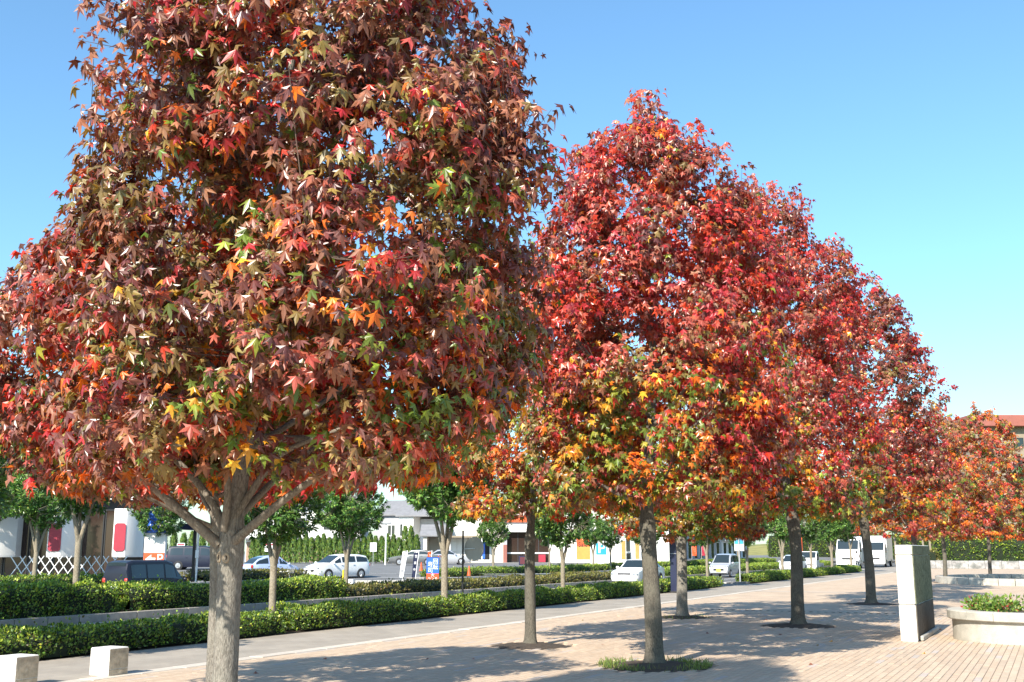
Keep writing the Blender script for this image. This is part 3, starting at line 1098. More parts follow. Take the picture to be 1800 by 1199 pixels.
sweetgum('crimson sweetgum with a thick trunk rising from a grassy patch', (-5.75, 16.59, 0), 8.95, 2.5, 2.28, tuple((RT * 0.10)[:2]), 1500, 23, 0.082, False,
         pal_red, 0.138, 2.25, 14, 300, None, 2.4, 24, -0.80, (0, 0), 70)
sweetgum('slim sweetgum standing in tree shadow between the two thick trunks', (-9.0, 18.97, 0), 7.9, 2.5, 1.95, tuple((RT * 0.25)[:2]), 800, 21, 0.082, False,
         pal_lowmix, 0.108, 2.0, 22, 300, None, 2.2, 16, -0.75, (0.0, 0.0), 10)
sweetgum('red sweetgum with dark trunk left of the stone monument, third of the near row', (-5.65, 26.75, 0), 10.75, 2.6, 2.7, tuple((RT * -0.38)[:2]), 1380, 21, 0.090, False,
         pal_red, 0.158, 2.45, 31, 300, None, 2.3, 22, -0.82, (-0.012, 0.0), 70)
sweetgum('sweetgum with sunlit pale trunk beside the black post, orange lower leaves', (-9.15, 28.73, 0), 7.6, 2.1, 2.4, tuple((RT * 0.3)[:2]), 720, 21, 0.092, False,
         pal_lowmix, 0.15, 2.1, 44, 0, None, 2.2, 18, -0.7, (0.0, 0.0), 10, None, 'bark')
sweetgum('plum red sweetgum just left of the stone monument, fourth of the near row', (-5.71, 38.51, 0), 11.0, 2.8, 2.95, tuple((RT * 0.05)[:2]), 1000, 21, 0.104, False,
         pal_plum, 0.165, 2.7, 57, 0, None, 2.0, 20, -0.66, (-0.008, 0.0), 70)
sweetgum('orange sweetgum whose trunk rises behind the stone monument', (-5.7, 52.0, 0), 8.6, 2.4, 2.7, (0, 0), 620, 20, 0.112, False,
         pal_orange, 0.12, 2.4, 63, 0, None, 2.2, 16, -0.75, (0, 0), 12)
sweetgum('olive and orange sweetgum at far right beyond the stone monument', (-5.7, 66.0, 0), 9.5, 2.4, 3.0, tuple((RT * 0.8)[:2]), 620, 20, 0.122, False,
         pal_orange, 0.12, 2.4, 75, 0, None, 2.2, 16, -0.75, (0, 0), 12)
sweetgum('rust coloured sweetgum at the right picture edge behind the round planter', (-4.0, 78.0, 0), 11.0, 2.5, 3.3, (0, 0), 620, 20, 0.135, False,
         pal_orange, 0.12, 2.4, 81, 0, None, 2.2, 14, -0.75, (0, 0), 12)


# ---- tree pits of bare soil, grass at some
def tree_pit(x, y, r, label, grass=0, seed=0):
    rg = random.Random(seed)
    n = 40
    rad = [r * (1 + 0.06 * rg.uniform(-1, 1)) for _ in range(n)]
    rings = []
    for f, z in ((1.0, -0.012), (0.8, 0.012), (0.5, 0.035), (0.2, 0.05)):
        rings.append([(rad[k] * f * math.cos(2 * math.pi * k / n), rad[k] * f * math.sin(2 * math.pi * k / n), z + rg.uniform(-0.006, 0.006)) for k in range(n)])
    o = MB().loft(rings, True).build('tree_pit', M['soil'], None, 60, (x, y, 0))
    tag(o, kind='structure')
    if grass:
        rn = np.random.default_rng(seed)
        ph = rn.uniform(0, 6.28, grass)
        fr = 0.55 + 0.5 * rn.random(grass) ** 0.6
        keep = (np.sin(ph * 2 + seed) + rn.normal(0, 0.5, grass)) > -0.5
        ph, fr = ph[keep], fr[keep]
        pos = np.stack([x + r * fr * np.cos(ph), y + r * fr * np.sin(ph), np.full(len(ph), 0.0)], 1)
        t = norm(np.stack([rn.normal(0, 0.45, len(ph)), rn.normal(0, 0.45, len(ph)), np.ones(len(ph))], 1))
        X, T, Z = frames(t, norm(rn.normal(size=t.shape)))
        col, _ = pick(np.ones((len(ph), 3)), [(0.10, 0.17, 0.03), (0.15, 0.22, 0.04), (0.24, 0.26, 0.07)], rn)
        g = scatter('grass', pos, X, T, Z, rn.uniform(0.04, 0.12, len(ph)), col, (np.array([(-0.06, 0, 0), (0.06, 0, 0), (0.02, 0.6, 0.05), (0.0, 1.0, 0.22)]), np.array([(0, 1, 2), (0, 2, 3)])), M['grass'], None)
        tag(g, label, 'grass', kind='stuff')


for i, ((px, py), pr) in enumerate(zip(PIT, PITR)):
    tree_pit(px, py, pr, ['grass tufts round the thick crimson sweetgum trunk', 'thin grass at the foot of the pale sunlit trunk'][0 if i == 1 else 1], 1300 if i == 1 else (200 if i == 6 else 0), 100 + i)


# ================================================================== EVERGREEN STREET TREES
def evergreen(kind, seed, R=1.3, zb=2.15, zt=4.7, stems=3, fork=1.35, ntw=330, k=17, leaf=0.115, tint=1.0, tr=0.085):
    rng = np.random.default_rng(seed)
    root = empty(kind)
    tr_m = MB()
    pts = [(0, 0, -0.05), (0, 0, 0.02), (0.01, 0, 0.4), (0.0, 0.01, 0.9), (0, 0, fork + 0.05)]
    tr_m.tube(pts, [tr * 1.35, tr * 1.15, tr, tr * 0.95, tr * 0.98], 12)
    tr_m.build('trunk', M['palebark'], root, 70)
    anchors = []
    for s in range(stems):
        a = 6.283 * s / stems + seed
        e = np.array([math.cos(a) * 0.55 * R, math.sin(a) * 0.55 * R, zb + (zt - zb) * rng.uniform(0.5, 0.75)])
        q = np.array([0.02 * math.cos(a), 0.02 * math.sin(a), fork - 0.1])
        m = np.array([math.cos(a) * 0.22, math.sin(a) * 0.22, fork + 0.75])
        t = np.linspace(0, 1, 9)[:, None]
        c = (1 - t) ** 2 * q + 2 * t * (1 - t) * m + t ** 2 * e
        MB().tube([tuple(p) for p in c], [tr * 0.72 * (1 - 0.75 * i / 8) for i in range(9)], 8).build('stem', M['palebark'], root, 70)
        anchors.append(c[3:])
        for j in range(3):
            b = a + rng.uniform(-1.3, 1.3)
            s0 = c[4 + j]
            e2 = s0 + np.array([math.cos(b) * R * 0.5, math.sin(b) * R * 0.5, rng.uniform(0.15, 0.5)])
            cc = s0 + (e2 - s0) * np.linspace(0, 1, 5)[:, None]
            MB().tube([tuple(p) for p in cc], [0.022, 0.018, 0.014, 0.01, 0.006], 5).build('branch', M['palebark'], root, 70)
            anchors.append(cc)
    A = np.concatenate(anchors)
    zc, hz = (zb + zt) / 2, (zt - zb) / 2
    p = norm(rng.normal(size=(ntw * 3, 3))) * (0.35 + 0.65 * rng.random((ntw * 3, 1)) ** 0.4)
    p = p * (1 + 0.2 * wav(p * 2, seed, 2.2))[:, None]
    p = p * np.array([R, R, hz]) + np.array([0, 0, zc])
    p = p[(wav(p, seed + 5, 3.4) > -0.6)][:ntw]
    p[:, 2] = np.maximum(p[:, 2], zb - 0.15 + 0.2 * rng.random(len(p)))
    n = len(p)
    d2 = ((p[:, None] - A[None]) ** 2).sum(2)
    an = A[d2.argmin(1)]
    tw = MB()
    for i in range(n):
        tw.tube([tuple(an[i]), tuple((an[i] + p[i]) / 2 - np.array([0, 0, 0.05])), tuple(p[i])], [0.007, 0.005, 0.003], 3, False)
    o = tw.build('twigs', M['palebark'], root)
    o['kind'] = 'stuff'
    dirn = norm(p - an + np.array([0, 0, 0.2]))
    rd = norm(rng.normal(size=(n, k, 3)))
    pos = (p[:, None] - dirn[:, None] * rng.uniform(0, 0.16, (n, k, 1)) + rd * 0.02).reshape(-1, 3)
    out = norm(pos - np.array([0, 0, zc - 0.3]))
    t = norm(rd.reshape(-1, 3) + 0.6 * np.repeat(dirn, k, 0) + 0.35 * out - np.array([0, 0, 0.12]))
    X, T, Z = frames(t, norm(np.array([0, 0, 0.9]) + 0.5 * out + rng.normal(0, 0.4, pos.shape)))
    h = (pos[:, 2] - zb) / (zt - zb)
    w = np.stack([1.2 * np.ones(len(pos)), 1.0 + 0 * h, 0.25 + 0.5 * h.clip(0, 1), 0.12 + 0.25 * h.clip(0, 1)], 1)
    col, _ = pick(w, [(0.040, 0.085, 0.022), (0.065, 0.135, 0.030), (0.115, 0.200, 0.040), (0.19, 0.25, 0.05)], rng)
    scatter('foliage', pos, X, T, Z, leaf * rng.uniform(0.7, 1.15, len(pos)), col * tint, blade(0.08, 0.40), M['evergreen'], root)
    return root


EV = [evergreen('evergreen_tree', 3, 1.35, 2.3, 4.85, 4, 1.5, 820, 25, 0.135, 1.75), evergreen('evergreen_tree', 9, 1.25, 2.15, 4.7, 3, 1.6, 680, 24, 0.135, 1.4),
      evergreen('evergreen_tree', 21, 1.5, 2.2, 5.2, 3, 1.7, 780, 23, 0.14, 1.2, 0.075)]
EVUSED = [False] * 3


def place_tree(var, x, y, z, label, rz=0.0, s=1.0, group='evergreen street trees'):
    if not EVUSED[var]:
        EVUSED[var] = True
        o = EV[var]
    else:
        o = copy_tree(EV[var])
    o.location = (x, y, z)
    o.rotation_euler = (0, 0, rz)
    o.scale = (s, s, s)
    tag(o, label, 'tree', group)
    return o


place_tree(1, -15.6, 19.6, 0, 'evergreen tree with knobby pale trunk in the hedge just right of the largest trunk', 0.6, 0.94)
place_tree(0, -15.6, 27.2, 0, 'bright green evergreen with forked pale trunk beside the blue and red sign', 0.3, 1.16)
place_tree(1, -15.6, 35.55, 0, 'small evergreen in the near hedge in front of the shop entrance, pale trunk', 2.1, 0.94)
place_tree(1, -15.6, 44.4, 0, 'evergreen in the near hedge hidden behind the thick crimson sweetgum trunk', 4.0, 0.95)
place_tree(2, -15.6, 53.3, 0, 'evergreen at the hedge end beside the silver compact car', 1.0, 0.95)
place_tree(1, -15.6, 61.2, 0, 'evergreen with bright pale trunk beside the grey sign pole, right of the hedge gap', 2.7, 1.0)
place_tree(0, -15.6, 70.0, 0, 'evergreen in the near hedge hidden behind the third sweetgum trunk', 1.2, 1.08)
place_tree(2, -15.6, 79.1, 0, 'evergreen before the small white pickup truck in the near hedge', 3.2, 1.1)
place_tree(0, -15.6, 87.0, 0, 'evergreen between the small pickup and the large white truck', 5.0, 1.15)
place_tree(2, -15.6, 95.8, 0, 'evergreen in front of the large white truck, last in the near hedge', 0.2, 1.2)
place_tree(1, -15.6, 11.3, 0, 'evergreen in the near hedge outside the left picture edge', 1.7, 0.95)
place_tree(2, -24.3, 22.0, 0, 'evergreen with pale straight trunk left of the dark van', 0.4, 1.25)
place_tree(0, -24.3, 14.5, 0, 'dark evergreen on the central strip at the left picture edge', 1.4, 1.25)
place_tree(0, -38.3, 32.5, 0, 'dark evergreen behind the lattice fence before the parlour', 2.4, 1.2)
place_tree(0, -24.3, 34.9, 0, 'evergreen whose slim trunk crosses the white parked minivan', 2.6, 1.0)
place_tree(1, -38.3, 39.4, 0, 'evergreen with twisted dark trunk beside the blue and white totem sign', 0.9, 1.15)
for X, Y, v, l in ((-38.3, 74.2, 1, 'slim street tree left of the shop entrance across the street'), (-38.3, 84.5, 2, 'slim street tree with pale trunk in front of the shop entrance'),
                   (-38.3, 94.2, 0, 'slim street tree left of the parking sign'), (-38.3, 98.6, 1, 'slim dark trunked street tree right against the parking sign'),
                   (-38.3, 118, 2, 'street tree across the road above the silver compact car'), (-38.3, 131, 0, 'street tree across the road left of the white oncoming car'),
                   (-38.3, 146, 1, 'street tree across the road above the white oncoming car')):
    place_tree(v, X, Y, -0.06, l, Y % 6, 1.05)
for i, (X, Y, v, s, l) in enumerate(((-9, 128, 0, 2.0, 'tall green tree behind the far hedge, left of the gatepost'), (-2, 133, 2, 2.1, 'tall green tree behind the far clipped hedge'),
                                     (-14.5, 150, 1, 2.0, 'tall green tree behind the large white truck'), (6, 140, 0, 2.3, 'tall green tree at far right under the brown eaves'),
                                     (-34, 205, 2, 2.1, 'far green tree closing the end of the street at left'), (-22, 215, 0, 2.4, 'far green tree closing the end of the street'),
                                     (-12, 190, 1, 2.2, 'far green tree beyond the large white truck at right'), (-50, 190, 0, 2.0, 'far green tree beyond the shops'),
                                     (14, 120, 2, 2.2, 'broad green tree outside the right picture edge'), (10, 40, 0, 1.7, 'broad green tree on the plaza right of the planter, outside the picture'), (11, 55, 2, 1.8, 'second broad green tree on the plaza outside the right picture edge'), (10, 72, 1, 1.9, 'third broad green tree on the plaza outside the right picture edge'), (-44, 26, 2, 1.7, 'large dark green tree behind the parlour at the left edge'), (-48, 38, 0, 1.6, 'large dark green tree rising behind the hanging sign boxes'), (-20, 160, 2, 2.0, 'green tree behind the trucks at the street end'), (-27, 175, 1, 2.1, 'green tree beyond the signal pole'), (-8, 165, 0, 2.3, 'green tree behind the canvas canopy'), (-40, 180, 1, 2.0, 'green tree left of the signal pole'), (-72, 104, 1, 1.6, 'yellow green garden tree above the conifer screen'))):
    place_tree(v, X, Y, 0.4 if X < -60 else 0, l, i * 1.1, s, 'green trees in the background')


# ================================================================== HEDGES
def hedge(label, x0, x1, y0, y1, h, z0, leaf, dens, cols, seed, group, rough=0.05, name='hedge'):
    rng = np.random.default_rng(seed)
    root = empty(name, ((x0 + x1) / 2, (y0 + y1) / 2, z0))
    tag(root, label, 'hedge', group)
    w, l = (x1 - x0) / 2, (y1 - y0) / 2
    rc = min(0.22, w * 0.5, h * 0.5)

    def surf(u, y, inset=0.0):
        """cross-section from one foot over the top to the other"""
        a, b = w - inset, h - inset
        r = rc
        s1, s2, s3 = b - r, (math.pi / 2) * r, 2 * (a - r)
        tot = 2 * s1 + 2 * s2 + s3
        s = u * tot
        x = np.zeros_like(s); z = np.zeros_like(s); nx_ = np.zeros_like(s); nz_ = np.zeros_like(s)
        m = s < s1
        x[m] = -a; z[m] = s[m]; nx_[m] = -1
        m = (s >= s1) & (s < s1 + s2)
        t = (s[m] - s1) / r
        x[m] = -a + r - r * np.cos(t); z[m] = b - r + r * np.sin(t); nx_[m] = -np.cos(t); nz_[m] = np.sin(t)
        m = (s >= s1 + s2) & (s < s1 + s2 + s3)
        x[m] = -a + r + (s[m] - s1 - s2); z[m] = b; nz_[m] = 1
        m = (s >= s1 + s2 + s3) & (s < s1 + 2 * s2 + s3)
        t = (s[m] - s1 - s2 - s3) / r
        x[m] = a - r + r * np.sin(t); z[m] = b - r + r * np.cos(t); nx_[m] = np.sin(t); nz_[m] = np.cos(t)
        m = s >= s1 + 2 * s2 + s3
        x[m] = a; z[m] = b - r - (s[m] - s1 - 2 * s2 - s3); nx_[m] = 1
        e = np.clip((l - np.abs(y)) / 0.22, 0, 1)
        sh = np.sqrt(np.clip(1 - (1 - e) ** 2, 0, 1)) * 0.35 + 0.65
        return x * sh, z * (0.55 + 0.45 * (sh - 0.65) / 0.35), nx_, nz_, tot
    # inner shell, the shade between the leaves put into its near-black colour
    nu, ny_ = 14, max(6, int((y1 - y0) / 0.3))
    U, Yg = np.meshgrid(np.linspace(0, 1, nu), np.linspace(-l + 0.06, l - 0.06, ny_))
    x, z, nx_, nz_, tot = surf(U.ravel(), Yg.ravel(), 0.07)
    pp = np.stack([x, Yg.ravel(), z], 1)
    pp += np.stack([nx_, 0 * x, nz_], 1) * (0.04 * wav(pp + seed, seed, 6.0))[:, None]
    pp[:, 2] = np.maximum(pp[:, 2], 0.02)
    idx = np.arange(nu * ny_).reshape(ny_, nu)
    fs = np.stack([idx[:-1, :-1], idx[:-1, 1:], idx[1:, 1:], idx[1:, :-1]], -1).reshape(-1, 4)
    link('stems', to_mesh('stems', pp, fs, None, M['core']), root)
    # leaves
    n = int(dens * tot * (y1 - y0))
    u = rng.random(n)
    y = rng.uniform(-l, l, n)
    x, z, nx_, nz_, _ = surf(u, y)
    ne = int(dens * w * 2 * h * 2)                       # both ends
    xe = rng.uniform(-w, w, ne) * 0.8; ze = rng.uniform(0, h * 0.85, ne); se = rng.choice([-1, 1], ne)
    P = np.concatenate([np.stack([x, y, z], 1), np.stack([xe, se * (l + 0.02 - 0.12 * (ze / h) ** 2), ze], 1)])
    Nn = np.concatenate([np.stack([nx_, 0 * x, nz_], 1), np.stack([0 * xe, se, 0.25 + 0 * xe], 1)])
    Nn = norm(Nn)
    P = P + Nn * (rough * wav(P + seed * 3.1, seed, 7.0) - 0.05 * rng.random(len(P)) ** 2 * 2)[:, None]
    P[:, 2] *= 1 + 0.10 * wav(np.stack([0 * P[:, 1], P[:, 1], 0 * P[:, 1]], 1) + seed, seed + 3, 1.3)
    stray = rng.random(len(P)) < 0.012
    P[stray] += Nn[stray] * rng.uniform(0.04, 0.16, (stray.sum(), 1)) + np.array([0, 0, 0.05])
    P[:, 2] = np.maximum(P[:, 2], 0.03 + 0.06 * rng.random(len(P)))
    t = norm(Nn * 0.7 + np.array([0, 0, 0.5]) + rng.normal(0, 0.55, P.shape))
    X, T, Z = frames(t, norm(Nn + rng.normal(0, 0.5, P.shape) + np.array([0, 0, 0.3])))
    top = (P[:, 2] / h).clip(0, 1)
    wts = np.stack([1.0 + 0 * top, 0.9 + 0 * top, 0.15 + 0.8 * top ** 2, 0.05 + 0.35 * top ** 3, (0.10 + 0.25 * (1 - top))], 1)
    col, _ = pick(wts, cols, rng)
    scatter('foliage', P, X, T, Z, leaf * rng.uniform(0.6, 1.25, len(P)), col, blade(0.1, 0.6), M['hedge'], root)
    return root


GREEN = [(0.067, 0.123, 0.02), (0.123, 0.202, 0.028), (0.246, 0.325, 0.036), (0.381, 0.437, 0.045), (0.09, 0.078, 0.022)]
MEDG = [(0.09, 0.157, 0.022), (0.157, 0.246, 0.031), (0.291, 0.381, 0.039), (0.426, 0.482, 0.056), (0.123, 0.095, 0.028)]
BROWN = [(0.085, 0.085, 0.025), (0.13, 0.115, 0.03), (0.19, 0.18, 0.035), (0.25, 0.23, 0.04), (0.12, 0.075, 0.035)]
near_seg = [(4.5, 11.1, 'clipped hedge at the left picture edge behind the stone blocks'), (11.5, 19.35, 'shaded clipped hedge behind the pale stone block and largest trunk'),
            (19.85, 27.0, 'clipped hedge directly right of the knobby pale evergreen trunk'), (27.4, 35.3, 'clipped hedge crossing behind the slim shaded sweetgum trunk'),
            (35.8, 44.2, 'clipped hedge in front of the white sedan'), (44.6, 53.9, 'hedge with rounded end left of the driveway gap'),
            (60.5, 69.6, 'first sunlit hedge right of the driveway gap'), (70.1, 78.7, 'hedge in front of the small white pickup'),
            (79.2, 86.6, 'hedge in front of the large white truck'), (87.1, 97.0, 'last hedge block beside the cyclist')]
for i, (a, b, l) in enumerate(near_seg):
    far = a > 40
    hedge(l, -16.15, -14.98, a, b, 0.45, 0, 0.062 if not far else 0.085, 1150 if not far else 480, GREEN, 200 + i, 'clipped hedges along the near kerb', 0.06)
for i, (a, b, h, cs, l) in enumerate(((9, 22.7, 0.82, MEDG, 'tall green hedge on the kerbed strip left of the largest trunk, below the dark van'),
                                      (23.1, 33.5, 0.70, MEDG, 'green hedge on the kerbed strip below the white parked minivan'),
                                      (33.7, 48, 0.42, BROWN, 'low brownish hedge on the kerbed strip below the blue and red sign'),
                                      (48.3, 63, 0.42, BROWN, 'low brownish hedge on the kerbed strip left of the white sedan'),
                                      (63.4, 84, 0.5, MEDG, 'green hedge on the kerbed strip behind the silver compact car'),
                                      (84.4, 104, 0.5, MEDG, 'green hedge on the kerbed strip left of the white oncoming car'),
                                      (104.4, 130, 0.5, MEDG, 'far green hedge on the kerbed strip beyond the white oncoming car'))):
    near = a < 30
    hedge(l, -24.9, -23.25, a, b, h, 0.02, 0.075 if near else 0.10, 720 if near else 300, cs, 300 + i, 'hedges on the central strip', 0.07)
for i, (a, b, h, l) in enumerate(((24, 37.5, 0.42, 'low hedge below the white lattice fence'), (42, 50.5, 0.4, 'low bushes between the black post and the largest trunk'), (65.5, 80, 0.45, 'low dark hedge before the shop entrance across the street'),
                                  (80.5, 97, 0.45, 'low dark hedge below the parking sign'), (99.5, 125, 0.55, 'low dark hedge across the road by the silver compact car'), (126, 165, 0.6, 'low dark hedge far across the road'))):
    hedge(l, -39.6, -37.6, a, b, h, 0.22 if a < 52 else -0.05, 0.11, 230, GREEN if i != 1 else BROWN, 400 + i, 'low hedges on the far pavement', 0.08)
# low stone wall under the far left hedge
wl = empty('stone_wall', (-37.45, 0, 0))
tag(wl, 'low grey stone wall under the hedge left of the dark van', 'wall')
stone_row(wl, 'Y', 24, 51, 0.75, lambda s: MB().box(-0.14, 0.14, -s / 2, s / 2, -0.06, 0.26, 0.02), 'stone', [(0.30, 0.30, 0.29), (0.26, 0.26, 0.26), (0.34, 0.33, 0.31)], M['kerb'], gap=0.02)
hg = hedge('high clipped dark green hedge at far right behind the low wall', -1.2, 1.2, -16, 16, 2.9, 0, 0.20, 75, GREEN, 501, 'hedges behind the plaza wall', 0.12)
hg.location = (4.5, 123.2, 0)
hg.rotation_euler = (0, 0, math.pi / 2)
hg = hedge('rounded yellow green bush beside the white gatepost', -1.0, 1.0, -1.6, 1.6, 1.7, 0, 0.17, 110, BROWN, 502, 'hedges behind the plaza wall', 0.2)
hg.location = (-12.6, 120.2, 0)
hg.rotation_euler = (0, 0, math.pi / 2)


for cx_, cy_, ln_, h_, l_ in ((-2, 152, 13, 4.2, 'tall overgrown hedge behind the trucks and the canvas canopy'), (-34, 240, 22, 5.0, 'dense shrubbery closing the far end of the street')):
    hg = hedge(l_, -2.0, 2.0, -ln_, ln_, h_, 0, 0.30, 34, GREEN, 503 + int(ln_), 'shrubbery in the background', 0.4)
    hg.location = (cx_, cy_, 0)
    hg.rotation_euler = (0, 0, math.pi / 2)


# conifer screen in front of the house: each column its own tree
def conifer_mesh(seed, h=2.75, r=0.42):
    rng = np.random.default_rng(seed)
    n = 620
    z = h * rng.random(n) ** 0.8
    rr = r * np.clip(np.sin((1 - z / h) ** 0.55 * math.pi / 2), 0.05, 1) * (0.82 + 0.25 * rng.random(n))
    ph = rng.uniform(0, 6.28, n)
    rr = rr * (1 + 0.12 * np.sin(ph * 4 + z * 3))
    P = np.stack([rr * np.cos(ph), rr * np.sin(ph), z], 1)
    o = norm(np.stack([np.cos(ph), np.sin(ph), 0.3 + 0 * z], 1))
    X, T, Z = frames(norm(o * 0.45 + np.array([0, 0, 1.0]) + rng.normal(0, 0.25, P.shape)), o)
    col, _ = pick(np.ones((n, 3)), [(0.05, 0.10, 0.02), (0.09, 0.16, 0.03), (0.15, 0.22, 0.035)], rng)
    tv, tf = blade(0.05, 0.45)
    s = rng.uniform(0.22, 0.36, n)
    V = P[:, None] + s[:, None, None] * (tv[None, :, 0, None] * X[:, None] + tv[None, :, 1, None] * T[:, None] + tv[None, :, 2, None] * Z[:, None])
    return to_mesh('crown', V.reshape(-1, 3), (tf[None] + (np.arange(n) * 4)[:, None, None]).reshape(-1, 3), np.repeat(col, 4, 0), M['conifer'])


CON = [conifer_mesh(i) for i in range(4)]
CTR = MB().cyl((0, 0), 0.05, -0.05, 1.4, 8, 0.03).mesh('trunk', M['palebark'])
ORD = ['first', 'second', 'third', 'fourth', 'fifth', 'sixth', 'seventh', 'eighth', 'ninth', 'tenth', 'eleventh', 'twelfth', 'thirteenth', 'fourteenth', 'fifteenth', 'sixteenth', 'seventeenth', 'eighteenth', 'nineteenth', 'twentieth']
ORD += ['twenty-' + o for o in ORD[:9]] + ['thirtieth', 'thirty-first']
r_, i_ = -27.5, 0
while r_ < -9.6:
    t_ = empty('conifer_tree', W(r_, 117 + RR.uniform(-0.1, 0.1), lotz(116)), RR.uniform(0, 6))
    s_ = RR.uniform(0.9, 1.1) * (1.35 if -11.6 < r_ < -10.3 else 1.0)
    t_.scale = (1, 1, s_)
    tag(t_, 'narrow clipped conifer, %s from the left in the green screen before the grey house' % ORD[i_], 'tree', 'conifers of the screen before the house')
    link('crown', CON[i_ % 4], t_)
    link('trunk', CTR, t_)
    r_ += 0.62
    i_ += 1
r_, k_ = -38.0, 0
while r_ < -29.0:                                         # further conifers seen behind the largest trunk
    t_ = empty('conifer_tree', W(r_, 108 + RR.uniform(-0.2, 0.2), lotz(108)), RR.uniform(0, 6))
    t_.scale = (1, 1, RR.uniform(1.0, 1.25))
    tag(t_, 'narrow conifer, %s from the left in the gappy row behind the parked dark minivan' % ORD[k_], 'tree', 'conifers behind the parked cars at left')
    link('crown', CON[i_ % 4], t_)
    link('trunk', CTR, t_)
    r_ += 0.95
    i_ += 1
    k_ += 1


